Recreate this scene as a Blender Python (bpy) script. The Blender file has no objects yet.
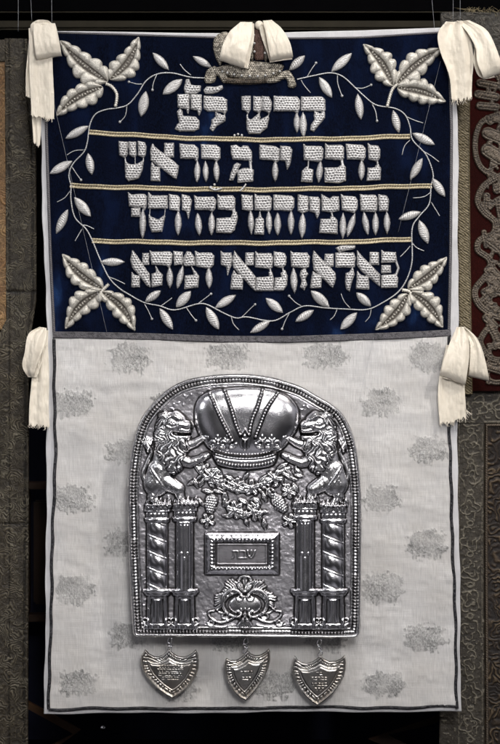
import bpy, math, random
import numpy as np
random.seed(7); rng = np.random.default_rng(11)
S = 0.001                # one unit of the drawing grid = 1 mm
CD = 2300.0              # camera distance in mm
sc = bpy.context.scene
col = sc.collection
PI = math.pi

# ------------------------------------------------------------------ helpers
def W(px, py, d, f=None):
    """drawing grid (x right, y down, d towards the viewer) -> metres"""
    k = 1.0 if f is None else f
    return (np.asarray(px, float)-250)*S*k, -np.asarray(d, float)*S, (372-np.asarray(py, float))*S*k

def cloth(px, py):
    """gentle undulation of the hanging mantle, mm"""
    px = np.asarray(px, float); py = np.asarray(py, float)
    return (1.0*np.sin(px/61+py/140+0.5)+0.7*np.sin(px/33-py/90)+0.5*np.sin(py/47+px/150))

def vnoise(x, y, scale, seed=0):
    r = np.random.default_rng(seed); n = 256
    L = r.random((n, n))
    u = np.asarray(x)/scale+1000.37*0; v = np.asarray(y)/scale
    iu = np.floor(u).astype(int); iv = np.floor(v).astype(int)
    fu = u-iu; fv = v-iv
    fu = fu*fu*(3-2*fu); fv = fv*fv*(3-2*fv)
    a = L[iv % n, iu % n]; b = L[iv % n, (iu+1) % n]; c = L[(iv+1) % n, iu % n]; d = L[(iv+1) % n, (iu+1) % n]
    return (a*(1-fu)+b*fu)*(1-fv)+(c*(1-fu)+d*fu)*fv

def fbm(x, y, scale, seed=0, o=3):
    s = 0; a = 1; t = 0
    for k in range(o):
        s = s+a*vnoise(x, y, scale/2**k, seed+k); t += a; a *= .55
    return s/t

def sd_poly(P, X, Y):
    P = np.asarray(P, float); n = len(P)
    d = np.full(X.shape, 1e18); s = np.ones(X.shape)
    for i in range(n):
        ax, ay = P[i]; bx, by = P[i-1]
        ex, ey = bx-ax, by-ay; wx, wy = X-ax, Y-ay
        t = np.clip((wx*ex+wy*ey)/max(ex*ex+ey*ey, 1e-12), 0, 1)
        qx = wx-ex*t; qy = wy-ey*t
        d = np.minimum(d, qx*qx+qy*qy)
        c1 = Y >= ay; c2 = Y < by; c3 = ex*wy > ey*wx
        s = np.where((c1 & c2 & c3) | (~c1 & ~c2 & ~c3), -s, s)
    return s*np.sqrt(d)

def sd_cap(X, Y, x0, y0, x1, y1, r0, r1=None):
    r1 = r0 if r1 is None else r1
    ex, ey = x1-x0, y1-y0
    t = np.clip(((X-x0)*ex+(Y-y0)*ey)/max(ex*ex+ey*ey, 1e-9), 0, 1)
    return np.hypot(X-x0-ex*t, Y-y0-ey*t)-(r0+(r1-r0)*t), t

def prof(sd, R):
    t = np.clip(-sd/R, 0, 1)
    return np.sqrt(np.clip(1-(1-t)**2, 0, 1))

def crom(P, n=8, closed=False):
    P = [np.array(p, float) for p in P]; out = []
    m = len(P); rngi = range(m if closed else m-1)
    for i in rngi:
        if closed: p0, p1, p2, p3 = P[i-1], P[i], P[(i+1) % m], P[(i+2) % m]
        else:
            p0 = P[max(i-1, 0)]; p1 = P[i]; p2 = P[i+1]; p3 = P[min(i+2, m-1)]
        for k in range(n):
            t = k/n
            out.append(0.5*((2*p1)+(-p0+p2)*t+(2*p0-5*p1+4*p2-p3)*t*t+(-p0+3*p1-3*p2+p3)*t**3))
    if not closed: out.append(P[-1])
    return np.array(out)

def boxblur(A, r, it=2):
    for _ in range(it):
        for ax in (0, 1):
            A = np.moveaxis(A, ax, 0)
            p = np.concatenate([np.repeat(A[:1], r+1, 0), A, np.repeat(A[-1:], r, 0)])
            c = np.cumsum(p, 0); A = (c[2*r+1:]-c[:-2*r-1])/(2*r+1)
            A = np.moveaxis(A, 0, ax)
    return A

def mesh_obj(name, V, F, mat, parent=None, attrs=None, smooth=True):
    V = np.asarray(V, float); F = np.asarray(F, dtype=np.int32)
    me = bpy.data.meshes.new(name)
    k = F.shape[1]
    me.vertices.add(len(V)); me.vertices.foreach_set('co', V.ravel())
    me.loops.add(F.size); me.loops.foreach_set('vertex_index', F.ravel())
    me.polygons.add(len(F)); me.polygons.foreach_set('loop_start', np.arange(0, F.size, k, dtype=np.int32))
    me.polygons.foreach_set('loop_total', np.full(len(F), k, dtype=np.int32))
    me.polygons.foreach_set('use_smooth', np.full(len(F), smooth, dtype=bool))
    me.update(calc_edges=True); me.validate()
    if attrs:
        for a, v in attrs.items():
            at = me.attributes.new(a, 'FLOAT', 'POINT'); at.data.foreach_set('value', np.asarray(v, dtype=np.float32).ravel())
    o = bpy.data.objects.new(name, me); col.objects.link(o)
    if mat: me.materials.append(mat)
    if parent:
        o.parent = parent
        if parent.get('_wl') is not None: pl = parent['_wl']
        else: pl = parent.location
        o.location = (-pl[0], -pl[1], -pl[2]) if parent.type == 'EMPTY' else (0, 0, 0)
    return o

def grid_faces(keep, nx):
    """keep: (ny-1, nx-1) bool"""
    j, i = np.nonzero(keep)
    a = j*nx+i
    return np.stack([a, a+nx, a+nx+1, a+1], 1)

def compact(V, F, attrs):
    used = np.unique(F); m = np.full(len(V), -1); m[used] = np.arange(len(used))
    return V[used], m[F], {k: np.asarray(v).ravel()[used] for k, v in attrs.items()}

def sheet(name, X, Y, D, mat, parent=None, attrs=None, f=None, back=None):
    x, y, z = W(X, Y, D, f)
    V = np.stack([x.ravel(), y.ravel(), z.ravel()], 1)
    F = grid_faces(np.ones((X.shape[0]-1, X.shape[1]-1), bool), X.shape[1])
    if back is not None:      # give the sheet a real thickness
        n = len(V); V2 = V.copy(); V2[:, 1] += back*S
        ny, nx = X.shape
        per = [(0, i) for i in range(nx)]+[(j, nx-1) for j in range(1, ny)]+[(ny-1, i) for i in range(nx-2, -1, -1)]+[(j, 0) for j in range(ny-2, 0, -1)]
        idx = np.array([a*nx+b for a, b in per]); nxt = np.roll(idx, -1)
        side = np.stack([idx, nxt, nxt+n, idx+n], 1)
        F = np.concatenate([F, F[:, ::-1]+n, side]); V = np.concatenate([V, V2])
        if attrs: attrs = {k: np.concatenate([np.ravel(v)]*2) for k, v in attrs.items()}
    return mesh_obj(name, V, F, mat, parent, attrs)

def relief(name, bbox, fn, mat, parent, g=0.5, base=None, lift=0.15, f=None, keepfn=None):
    """fn(X,Y)->(sdf,height,cav[,msk]) ; makes a raised padded shape on the base"""
    x0, y0, x1, y1 = bbox
    X, Y = np.meshgrid(np.arange(x0-1.5, x1+1.5, g), np.arange(y0-1.5, y1+1.5, g))
    r = fn(X, Y); sd, H, cav = r[:3]
    gy, gx = np.gradient(sd, g); gl = np.hypot(gx, gy)+1e-6
    inside = sd < 0
    keep = inside[:-1, :-1] | inside[1:, :-1] | inside[:-1, 1:] | inside[1:, 1:]
    out = (sd >= 0)
    s = np.clip(sd, 0, 1.6*g)
    X2 = np.where(out, X-gx/gl*s, X); Y2 = np.where(out, Y-gy/gl*s, Y)
    H2 = np.where(out, -0.5, H)
    b = (cloth(X2, Y2) if base is None else base(X2, Y2))
    x, y, z = W(X2, Y2, b+lift+H2, f)
    V = np.stack([x.ravel(), y.ravel(), z.ravel()], 1)
    F = grid_faces(keep, X.shape[1])
    at = {'cav': np.clip(cav, 0, 1)}
    if len(r) > 3: at['msk'] = r[3]
    V, F, at = compact(V, F, at)
    return mesh_obj(name, V, F, mat, parent, at)

def strip(name, C, w, mat, parent=None, hfn=None, dt=0.5, ns=9, base=None, lift=0.1, f=None, H=1.0):
    """raised braid following polyline C (grid px), full width w"""
    C = np.asarray(C, float); L = np.r_[0, np.cumsum(np.hypot(*np.diff(C, axis=0).T))]
    n = max(int(L[-1]/dt), 2); t = np.linspace(0, L[-1], n)
    cx = np.interp(t, L, C[:, 0]); cy = np.interp(t, L, C[:, 1])
    tx = np.gradient(cx); ty = np.gradient(cy); l = np.hypot(tx, ty); tx /= l; ty /= l
    s = np.linspace(-1, 1, ns)
    T, Sg = np.meshgrid(t, s)
    X = cx[None]+(-ty)[None]*Sg*w/2; Y = cy[None]+tx[None]*Sg*w/2
    hh, cav = hfn(T, Sg) if hfn else (np.sqrt(np.clip(1-Sg**2, 0, 1)), 0*T)
    b = (cloth(X, Y) if base is None else base(X, Y))
    D = b+lift+H*hh; D[0] = b[0]-.4; D[-1] = b[-1]-.4
    x, y, z = W(X, Y, D, f)
    V = np.stack([x.ravel(), y.ravel(), z.ravel()], 1)
    F = grid_faces(np.ones((ns-1, n-1), bool), n)
    return mesh_obj(name, V, F, mat, parent, {'cav': cav})

def tube_data(P3, r, nseg=6, taper=None):
    P = np.asarray(P3, float); n = len(P)
    T = np.gradient(P, axis=0); T /= np.linalg.norm(T, axis=1)[:, None]+1e-12
    up = np.array([0, 1.0, 0.05]); N = np.cross(T, up); N /= np.linalg.norm(N, axis=1)[:, None]+1e-9
    B = np.cross(T, N)
    R = np.full(n, r) if np.isscalar(r) else np.asarray(r)
    V = []; F = []
    for k in range(n):
        for a in range(nseg):
            an = 2*PI*a/nseg
            V.append(P[k]+R[k]*(math.cos(an)*N[k]+math.sin(an)*B[k]))
    for k in range(n-1):
        for a in range(nseg):
            b = (a+1) % nseg
            F.append((k*nseg+a, k*nseg+b, (k+1)*nseg+b, (k+1)*nseg+a))
    for e, o in ((0, 1), (n-1, -1)):
        c = len(V); V.append(P[e])
        for a in range(nseg):
            q = [e*nseg+a, e*nseg+(a+1) % nseg, c, c]
            F.append(q if False else (q[0], q[1], c, c))
    return V, F

def ball_data(c, r, n=7, m=6, sy=1.0):
    V = []; F = []
    for i in range(n+1):
        th = PI*i/n
        for j in range(m):
            ph = 2*PI*j/m
            V.append((c[0]+r*math.sin(th)*math.cos(ph), c[1]+r*sy*math.sin(th)*math.sin(ph), c[2]+r*math.cos(th)))
    for i in range(n):
        for j in range(m):
            k = (j+1) % m
            F.append((i*m+j, i*m+k, (i+1)*m+k, (i+1)*m+j))
    return V, F

def merged(name, parts, mat, parent=None, cav=0.0):
    """parts: list of (V,F) -> one mesh; degenerate quads become triangles"""
    V = []; F = []
    for v, f in parts:
        o = len(V); V += [tuple(p) for p in v]
        for q in f:
            q = list(dict.fromkeys(int(k) for k in q))
            if len(q) > 2: F.append([k+o for k in q])
    me = bpy.data.meshes.new(name); me.from_pydata(V, [], F); me.validate()
    me.polygons.foreach_set('use_smooth', [True]*len(me.polygons))
    at = me.attributes.new('cav', 'FLOAT', 'POINT'); at.data.foreach_set('value', [cav]*len(me.vertices))
    o = bpy.data.objects.new(name, me); col.objects.link(o); me.materials.append(mat)
    if parent:
        o.parent = parent
        if parent.type == 'EMPTY': o.location = (-parent.location.x, -parent.location.y, -parent.location.z)
    return o

def path3(pts, d, f=None, n=6, base=True):
    P = crom(pts, n) if len(pts) > 2 else np.array([np.array(pts[0])*(1-t)+np.array(pts[1])*t for t in np.linspace(0, 1, 7)], float)
    dd = (cloth(P[:, 0], P[:, 1]) if base else 0)+np.asarray(d)
    x, y, z = W(P[:, 0], P[:, 1], dd+0*P[:, 0], f)
    return np.stack([x, y, z], 1)

def tag(o, label, cat, group=None):
    o['label'] = label; o['category'] = cat
    if group: o['group'] = group
    return o
def thing(name, label, cat, loc, group=None):
    o = bpy.data.objects.new(name, None); col.objects.link(o); o.empty_display_size = .01
    o.location = loc; return tag(o, label, cat, group)
def struct(o): o['kind'] = 'structure'; return o

# ------------------------------------------------------------------ materials
class M:
    def __init__(s, name):
        s.m = bpy.data.materials.new(name); s.m.use_nodes = True; s.t = s.m.node_tree; s.n = s.t.nodes
        s.b = s.n['Principled BSDF']; s.tc = s.n.new('ShaderNodeTexCoord')
    def set(s, **k):
        for a, v in k.items(): s.b.inputs[a.replace('_', ' ')].default_value = v
        return s
    def node(s, t, **k):
        nd = s.n.new(t)
        for a, v in k.items():
            if a in nd.inputs.keys(): nd.inputs[a].default_value = v
            else: setattr(nd, a, v)
        return nd
    def link(s, a, b): s.t.links.new(a, b)
    def map(s, scale):
        mp = s.node('ShaderNodeMapping'); mp.inputs['Scale'].default_value = scale
        s.link(s.tc.outputs['Object'], mp.inputs['Vector']); return mp.outputs[0]
    def noise(s, scale, detail=3, vec=(1, 1, 1), rough=.55):
        nd = s.node('ShaderNodeTexNoise', Scale=scale, Detail=detail, Roughness=rough)
        s.link(s.map(vec), nd.inputs['Vector']); return nd.outputs['Fac']
    def attr(s, name):
        a = s.node('ShaderNodeAttribute'); a.attribute_name = name; return a.outputs['Fac']
    def ramp(s, fac, stops):
        r = s.node('ShaderNodeValToRGB'); el = r.color_ramp.elements
        while len(el) < len(stops): el.new(0.5)
        for e, (p, c) in zip(el, stops):
            e.position = p; e.color = (*c, 1) if len(c) == 3 else c
        s.link(fac, r.inputs[0]); return r.outputs[0]
    def mix(s, fac, a, b, mode='MIX'):
        m = s.node('ShaderNodeMix'); m.data_type = 'RGBA'; m.blend_type = mode
        for k, v in ((0, fac), (6, a), (7, b)):
            if hasattr(v, 'is_linked') or hasattr(v, 'links'): s.link(v, m.inputs[k])
            else: m.inputs[k].default_value = v if k == 0 else (*v, 1)
        return m.outputs[2]
    def math(s, op, a, b=0.0, c=None):
        m = s.node('ShaderNodeMath'); m.operation = op
        for k, v in ((0, a), (1, b)) + (((2, c),) if c is not None else ()):
            if hasattr(v, 'links'): s.link(v, m.inputs[k])
            else: m.inputs[k].default_value = v
        return m.outputs[0]
    def bump(s, h, strength, dist, prev=None):
        b = s.node('ShaderNodeBump', Strength=strength, Distance=dist)
        s.link(h, b.inputs['Height'])
        if prev: s.link(prev, b.inputs['Normal'])
        s.link(b.outputs[0], s.b.inputs['Normal']); return b.outputs[0]
    def color(s, c): s.link(c, s.b.inputs['Base Color']); return s
    def inp(s, n, v): s.link(v, s.b.inputs[n]); return s

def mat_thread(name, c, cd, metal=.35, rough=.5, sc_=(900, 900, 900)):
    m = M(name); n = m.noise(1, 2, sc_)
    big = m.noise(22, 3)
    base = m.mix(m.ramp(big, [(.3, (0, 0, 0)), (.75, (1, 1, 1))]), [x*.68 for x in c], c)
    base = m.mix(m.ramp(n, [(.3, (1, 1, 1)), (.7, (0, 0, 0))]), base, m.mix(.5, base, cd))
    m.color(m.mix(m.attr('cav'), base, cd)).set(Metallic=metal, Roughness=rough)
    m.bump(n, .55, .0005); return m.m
SILVER_TH = mat_thread('silver_thread', (.80, .785, .77), (.10, .095, .10), .35, .40)
SILVER_SP = mat_thread('silver_satin', (.80, .785, .765), (.20, .19, .185), .35, .42, (500, 500, 1500))
LEAF_TH = mat_thread('ivory_silver_satin', (.88, .84, .75), (.055, .045, .035), .3, .4)
CORD_TH = mat_thread('silver_cord', (.66, .66, .66), (.14, .14, .14), .4, .45)
GOLD_TH = mat_thread('gold_braid', (.80, .69, .47), (.06, .045, .025), .4, .42)
DGOLD_TH = mat_thread('old_gold_braid', (.23, .185, .10), (.035, .025, .015), .35, .5)
SEQ = mat_thread('tarnished_sequins', (.80, .73, .60), (.03, .023, .018), .4, .33)
BRDARK = mat_thread('dark_braid', (.12, .115, .125), (.003, .003, .005), .2, .6, (1500, 1500, 1500))
BRGREY = mat_thread('grey_violet_braid', (.20, .19, .20), (.018, .016, .02), .3, .5, (1300, 1300, 1300))
EMBR = mat_thread('antique_gold_embroidery', (.20, .155, .11), (.012, .008, .006), .35, .5, (1100, 1100, 1100))
PINKISH = mat_thread('faded_rose_velvet', (.26, .15, .125), (.06, .03, .02), 0, .8)

def mat_velvet():
    m = M('navy_velvet'); n = m.noise(1, 4, (38, 38, 16)); n2 = m.noise(1, 3, (1100, 1100, 500))
    n3 = m.noise(1, 4, (13, 13, 9))
    f = m.math('MULTIPLY', n, n3)
    c = m.ramp(f, [(.20, (.0005, .0008, .003)), (.27, (.0009, .0017, .0065)), (.35, (.0022, .0056, .022)), (.44, (.012, .033, .10))])
    m.color(m.mix(m.ramp(n2, [(.35, (0, 0, 0)), (.7, (1, 1, 1))]), c, m.mix(.5, c, (.004, .009, .03))))
    m.set(Roughness=.95, Sheen_Weight=.08, Sheen_Roughness=.35, Sheen_Tint=(.06, .14, .42, 1), Specular_IOR_Level=.06)
    m.bump(n2, .7, .0006); return m.m
VELVET = mat_velvet()

def mat_brocade():
    m = M('silver_white_brocade')
    warp = m.noise(1, 3, (1400, 1400, 60)); weft = m.noise(1, 3, (60, 60, 1500)); big = m.noise(14, 4); stain = m.noise(1, 4, (60, 60, 25))
    c = m.ramp(warp, [(.3, (.50, .485, .475)), (.7, (.71, .695, .675))])
    c = m.mix(m.ramp(weft, [(.4, (0, 0, 0)), (.75, (.6, .6, .6))]), c, (.50, .49, .49))
    c = m.mix(m.ramp(big, [(.35, (.6, .6, .6)), (.65, (0, 0, 0))]), c, (.46, .435, .405))
    c = m.mix(m.ramp(m.noise(1, 3, (9, 9, 42)), [(.42, (0, 0, 0)), (.68, (.5, .5, .5))]), c, (.44, .43, .425))
    c = m.mix(m.ramp(stain, [(.3, (.35, .35, .35)), (.5, (0, 0, 0))]), c, (.42, .415, .42))
    mt = m.noise(1, 3, (900, 900, 500)); k = m.attr('msk')
    mc = m.ramp(mt, [(.34, (.15, .15, .147)), (.5, (.27, .268, .258)), (.66, (.47, .465, .45))])
    m.color(m.mix(k, c, mc)).inp('Metallic', m.math('MULTIPLY', k, .55))
    m.inp('Roughness', m.math('MULTIPLY_ADD', k, -.4, .85))
    b = m.bump(warp, .5, .0005); b = m.bump(weft, .45, .0005, b); mb = m.math('MULTIPLY', mt, k); m.bump(mb, .6, .0010, b)
    m.set(Sheen_Weight=.15); return m.m
BROCADE = mat_brocade()

def mat_cloth(name, c1, c2, rough=.85, sheen=.2, fine=(1300, 1300, 80), trans=0):
    m = M(name); n = m.noise(1, 3, fine); b = m.noise(18, 4)
    c = m.mix(n, c1, c2); c = m.mix(m.ramp(b, [(.35, (.6, .6, .6)), (.65, (0, 0, 0))]), c, [x*.82 for x in c1])
    m.color(c).set(Roughness=rough, Sheen_Weight=sheen); b1 = m.bump(n, .6, .0005); m.bump(m.noise(1, 2, (60, 60, 1400)), .3, .0004, b1)
    if trans: m.set(Subsurface_Weight=trans, Subsurface_Radius=(.004, .003, .002))
    return m.m
LINING = mat_cloth('white_linen_lining', (.50, .495, .51), (.68, .67, .67))
RIBBON = mat_cloth('cream_silk_ribbon', (.74, .665, .545), (.80, .735, .62), .5, .3, (1300, 1300, 50))

def mat_relcloth(name, base, base2, thread, mt=.4, redge=.55):
    m = M(name); n = m.noise(1, 3, (1100, 1100, 900)); b = m.noise(9, 4)
    c = m.mix(m.ramp(b, [(.3, (0, 0, 0)), (.7, (1, 1, 1))]), base, base2)
    c = m.mix(m.ramp(n, [(.3, (.75, .75, .75)), (.65, (0, 0, 0))]), c, [x*.25 for x in base])
    t = m.mix(m.ramp(n, [(.35, (0, 0, 0)), (.7, (1, 1, 1))]), [x*.45 for x in thread], thread)
    k = m.attr('msk')
    m.color(m.mix(m.attr('cav'), m.mix(k, c, t), [x*.12 for x in base])).inp('Metallic', m.math('MULTIPLY', k, mt))
    m.set(Roughness=redge, Specular_IOR_Level=.1 if redge > .8 else .35); m.bump(n, .7, .0006); return m.m
OLIVE = mat_relcloth('olive_brocade', (.050, .037, .021), (.098, .076, .046), (.19, .170, .125), .4)
ORANGE = mat_relcloth('rust_brocade', (.22, .10, .035), (.36, .19, .075), (.5, .34, .16), .3)
GREYOL = mat_relcloth('greenish_grey_brocade', (.044, .036, .026), (.085, .072, .054), (.30, .27, .21), .5)
BURG = mat_relcloth('burgundy_velvet', (.016, .002, .0016), (.034, .0042, .003), (.1, .03, .02), .1, .95)
MAROON = mat_relcloth('maroon_brocade', (.028, .014, .008), (.05, .026, .014), (.24, .18, .11), .45)
DUST = mat_relcloth('dusty_grey_cloth', (.036, .031, .023), (.07, .061, .046), (.2, .18, .15), .2)

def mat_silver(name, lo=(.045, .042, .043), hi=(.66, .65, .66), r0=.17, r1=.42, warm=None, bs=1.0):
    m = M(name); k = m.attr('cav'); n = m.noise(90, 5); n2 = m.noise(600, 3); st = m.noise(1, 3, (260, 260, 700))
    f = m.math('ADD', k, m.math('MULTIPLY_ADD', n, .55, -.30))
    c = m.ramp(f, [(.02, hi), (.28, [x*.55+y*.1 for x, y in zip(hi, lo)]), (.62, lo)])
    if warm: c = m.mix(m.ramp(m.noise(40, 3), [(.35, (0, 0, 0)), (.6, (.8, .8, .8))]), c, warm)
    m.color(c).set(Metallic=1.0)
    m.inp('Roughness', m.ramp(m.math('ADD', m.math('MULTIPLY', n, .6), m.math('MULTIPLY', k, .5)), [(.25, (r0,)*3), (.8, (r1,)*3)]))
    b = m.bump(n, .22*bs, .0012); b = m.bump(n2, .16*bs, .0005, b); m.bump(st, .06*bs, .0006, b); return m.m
PLATE = mat_silver('tarnished_silver_field', hi=(.62, .60, .635), r0=.30, r1=.50)
RELIEF = mat_silver('polished_silver_relief', hi=(.74, .73, .74), r0=.24, r1=.42)
BRIGHT = mat_silver('bright_silver', hi=(.76, .75, .77), r0=.19, r1=.34, bs=.5)
SHIELD = mat_silver('aged_silver_shield', hi=(.76, .74, .71), warm=(.46, .41, .35), r0=.26, r1=.46)

def mat_plain(name, c, rough=.6, spec=.3, n=60, amt=.35):
    m = M(name); k = m.noise(1, 4, (n, n, n*.25))
    m.color(m.mix(k, [x*(1-amt) for x in c], [x*(1+amt) for x in c])).set(Roughness=rough, Specular_IOR_Level=spec)
    m.bump(k, .1, .001); return m.m
DARK = mat_plain('black_case_board', (.0009, .0009, .0012), .8, .02)
NAVY = mat_plain('dark_blue_case_panel', (.004, .0048, .013), .7, .12)
WOOD = mat_plain('dark_brown_wood', (.030, .015, .008), .5, .25, 200)
BAR = mat_plain('olive_brown_case_bar', (.022, .019, .013), .7, .08)
WOODLT = mat_plain('inlay_wood', (.075, .036, .014), .4, .4, 200)
nm = M('nylon'); nm.set(Base_Color=(.35, .36, .38, 1), Roughness=.3, Alpha=1); NYLON = nm.m
nm.color(nm.mix(nm.noise(300), (.22, .23, .25), (.4, .41, .43)))

# ------------------------------------------------------------------ the setting
def slab(name, x0, y0, x1, y1, d0, d1, mat, f=None, parent=None, bev=.8):
    import bmesh
    ax, ay, az = W(x0, y0, d1, f); bx, by, bz = W(x1, y1, d0, f)
    bm = bmesh.new(); bmesh.ops.create_cube(bm, size=1)
    for v in bm.verts:
        v.co = ((ax+bx)/2+v.co.x*abs(bx-ax), (ay+by)/2+v.co.y*abs(by-ay), (az+bz)/2+v.co.z*abs(az-bz))
    bmesh.ops.bevel(bm, geom=bm.edges[:], offset=bev*S, segments=2, affect='EDGES')
    me = bpy.data.meshes.new(name); bm.to_mesh(me); bm.free(); me.materials.append(mat)
    o = bpy.data.objects.new(name, me); col.objects.link(o)
    if parent: o.parent = parent; o.location = (-parent.location.x, -parent.location.y, -parent.location.z)
    return o
fb = 1+190/CD
struct(slab('wall', -300, -300, 800, 1000, -220, -200, DARK, fb))
struct(slab('backdrop_panel', -290, 395, 790, 985, -199, -190, NAVY, fb))
# long bars of the display case above and the cabinet shelves behind
f1 = 1+90/CD
cr = thing('case_rail', 'long olive brown metal rail crossing behind the top of the mantle', 'rail', (0, .09, .345))
slab('rail_bar', -200, 21.5, 700, 28.5, -90, -84, BAR, f1, cr)
slab('rail_lip', -200, 29.8, 700, 31.0, -90, -82, BAR, f1, cr, .3)
cr2 = thing('case_surround', 'thin dark frame outline at the very top of the display case', 'frame', (0, .13, .37))
f2 = 1+130/CD
slab('frame_bar', -200, 12, 700, 13.2, -130, -126, BAR, f2, cr2, .3)
slab('frame_board', -200, -60, 700, 11.2, -134, -128, DARK, f2, cr2, .5)
cb = thing('wooden_cabinet', 'dark wooden cabinet with brown shelf edges behind the left side of the mantle', 'cabinet', (0, .17, -.4))
f3 = 1+170/CD
slab('shelf', -120, 481, 60, 488, -170, -140, WOOD, f3, cb)
slab('shelf', -120, 612, 60, 619, -170, -140, WOOD, f3, cb)
slab('upright', 27, 488.5, 31, 611, -170, -150, WOOD, f3, cb)
slab('door_panel', 34, 500, 80, 604, -172, -164, WOOD, f3, cb, 2)
def chevron(name, pts, w, mat, label):
    V = []; F = []
    f = 1+120/CD; P = np.array(pts, float)
    L = []; R = []
    for i in range(len(P)):
        a = P[max(i-1, 0)]; b = P[min(i+1, len(P)-1)]; t = (b-a)/np.linalg.norm(b-a); n = np.array([-t[1], t[0]])
        k = 1.0
        if 0 < i < len(P)-1:
            t1 = (P[i]-a)/np.linalg.norm(P[i]-a); k = 1/max(abs(np.dot(np.array([-t1[1], t1[0]]), n)), .3)
        L.append(P[i]+n*w/2*k); R.append(P[i]-n*w/2*k)
    for d in (-120, -126):
        for q in L+R:
            x, y, z = W(q[0], q[1], d, f); V.append((float(x), float(y), float(z)))
    m = len(P); N = 2*m
    for i in range(m-1):
        F += [(i, i+1, m+i+1, m+i), (N+i, N+m+i, N+m+i+1, N+i+1), (i, N+i, N+i+1, i+1), (m+i, m+i+1, N+m+i+1, N+m+i)]
    F += [(0, m, N+m, N), (m-1, N+m-1, N+2*m-1, 2*m-1)]
    o = merged(name, [(V, F)], mat); 
    o.data.polygons.foreach_set('use_smooth', [False]*len(o.data.polygons)); return tag(o, label, 'inlay strip')
chevron('chevron_strip', [(15, 698), (77, 732), (45, 752), (-10, 765)], 7, WOODLT, 'brown wooden chevron strip below the lower left corner of the mantle')
chevron('chevron_strip', [(480, 700), (430, 722), (378, 737), (440, 765)], 6, WOOD, 'very dark brown wooden chevron strip below the lower right corner of the mantle')
tag(merged('floor_glint', [ball_data(tuple(float(q) for q in W(103, 728, -118, 1+118/CD)), .0032, 12, 12)], BRIGHT),
    'small shiny ball added as a glossy reflection on the dark floor under the mantle', 'reflection')  # bright ball added in place of a glossy reflection on the floor
struct(slab('floor', -300, 770, 800, 778, -220, 60, DARK))

# ------------------------------------------------------------------ patterns for the neighbouring textiles
def fans(X, Y, cx, cy, seed, k=3.0):
    """irregular nested arcs, like worn couched scroll patterns: height 0..1"""
    wx = (fbm(X, Y, 13, seed+50)-.5)*13+(vnoise(X, Y, 4, seed+51)-.5)*2.6; wy = (fbm(X, Y, 13, seed+60)-.5)*13+(vnoise(X, Y, 4, seed+61)-.5)*2.6
    U = X+wx; Vv = Y+wy
    best = np.full(X.shape, 1e9); h = np.zeros(X.shape); r = np.random.default_rng(seed)
    tab = r.random((64, 64, 4))
    J0 = np.floor(Vv/cy)
    for dj in (-1, 0, 1):
        for di in (-1, 0, 1):
            J = J0+dj; I = np.floor(U/cx-.5*(J % 2))+di
            t = tab[(J.astype(int)) % 64, (I.astype(int)) % 64]
            ax = (I+.5+.5*(J % 2)+.6*(t[..., 0]-.5))*cx; ay = (J+.5+.6*(t[..., 1]-.5))*cy
            dx = U-ax; dy = Vv-ay; ca = np.cos(t[..., 3]*6.28); sa = np.sin(t[..., 3]*6.28)
            ex = dx*ca+dy*sa; ey = (-dx*sa+dy*ca)*1.5; rr = np.hypot(ex, ey)
            kk = k*(.8+.5*t[..., 2])
            hh = (.5+.5*np.cos(2*PI*rr/kk))**1.2*(.35+.65*(np.sin(np.arctan2(ey, ex)*1+t[..., 2]*9) > -.35))
            m = rr < best; best = np.where(m, rr, best); h = np.where(m, hh, h)
    return h*(.45+.75*vnoise(X, Y, 7, seed+3))

def bcl(x, y): return 1.8*np.sin(x/17+y/80)+1.5*np.sin(y/53+1)
fl = 1+34/CD
def nb_sheet(name, x0f, x1f, y0, y1, g, fn, mat, parent, d, f):
    y = np.arange(y0, y1+g, g); n = int(max(abs(np.max([x1f(v)-x0f(v) for v in (y0, y1)])), 1)/g)+2
    u = np.linspace(0, 1, n)
    U, Y = np.meshgrid(u, y)
    a = np.array([x0f(v) for v in y])[:, None]; b = np.array([x1f(v) for v in y])[:, None]
    X = a+(b-a)*U
    h, cav, msk = fn(X, Y)
    e = np.minimum(np.minimum((X-a), (b-X))/1.5, 1); h = h+1.0*np.sqrt(np.clip(e, 0, 1))
    return sheet(name, X, Y, d+bcl(X, Y)+h, mat, parent, {'cav': cav, 'msk': msk}, f, back=2.5)
lt = thing('hanging_textile', 'old olive brocade hanging with a rust orange centre at the left edge', 'textile', (-.24, .034, 0))
Rl = lambda y: np.interp(y, [38, 150, 300, 345, 744, 800], [27.5, 36, 36.5, 29.5, 28, 28])
def f_olive(X, Y):
    h = fans(X, Y, 15, 19, 3, 2.9); n = fbm(X, Y, 3, 5); h2 = h*(.45+.8*vnoise(X, Y, 9, 8))
    seam = np.exp(-((Y-292)/2.0)**2)+np.exp(-((X-(Rl(Y)-4))/1.2)**2)*.8+np.exp(-((Y-524)/1.5)**2)*.6+np.exp(-((X-9)/1.0)**2)*.6
    return .9*h2+.9*n-1.2*seam, np.clip(.72-h2*1.3+.5*seam, 0, 1), np.clip(h2*1.3, 0, 1)*(.25+vnoise(X, Y, 22, 9)**1.5)
nb_sheet('brocade_border', lambda y: np.interp(y, [38, 320, 345, 800], [5, 6, -6, -12]), Rl, 39, 800, .5, f_olive, OLIVE, lt, -35, fl)
nb_sheet('rust_centre', lambda y: -70, lambda y: np.interp(y, [38, 320, 345, 800], [6, 7, -5, -11]), 62, 330, .8,
         lambda X, Y: (1.1*fans(X, Y, 14, 16, 21, 3.2)-1.2, .65*(1-fans(X, Y, 14, 16, 21, 3.2)), fbm(X, Y, 12, 4)*.7), ORANGE, lt, -35, fl)
nb_sheet('outer_border', lambda y: -70, lambda y: 6, 40, 61.5, .8, f_olive, OLIVE, lt, -35.5, fl)
nb_sheet('lower_field', lambda y: -70, lambda y: -5.5, 330.5, 800, .8, f_olive, OLIVE, lt, -35.5, fl)

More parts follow.
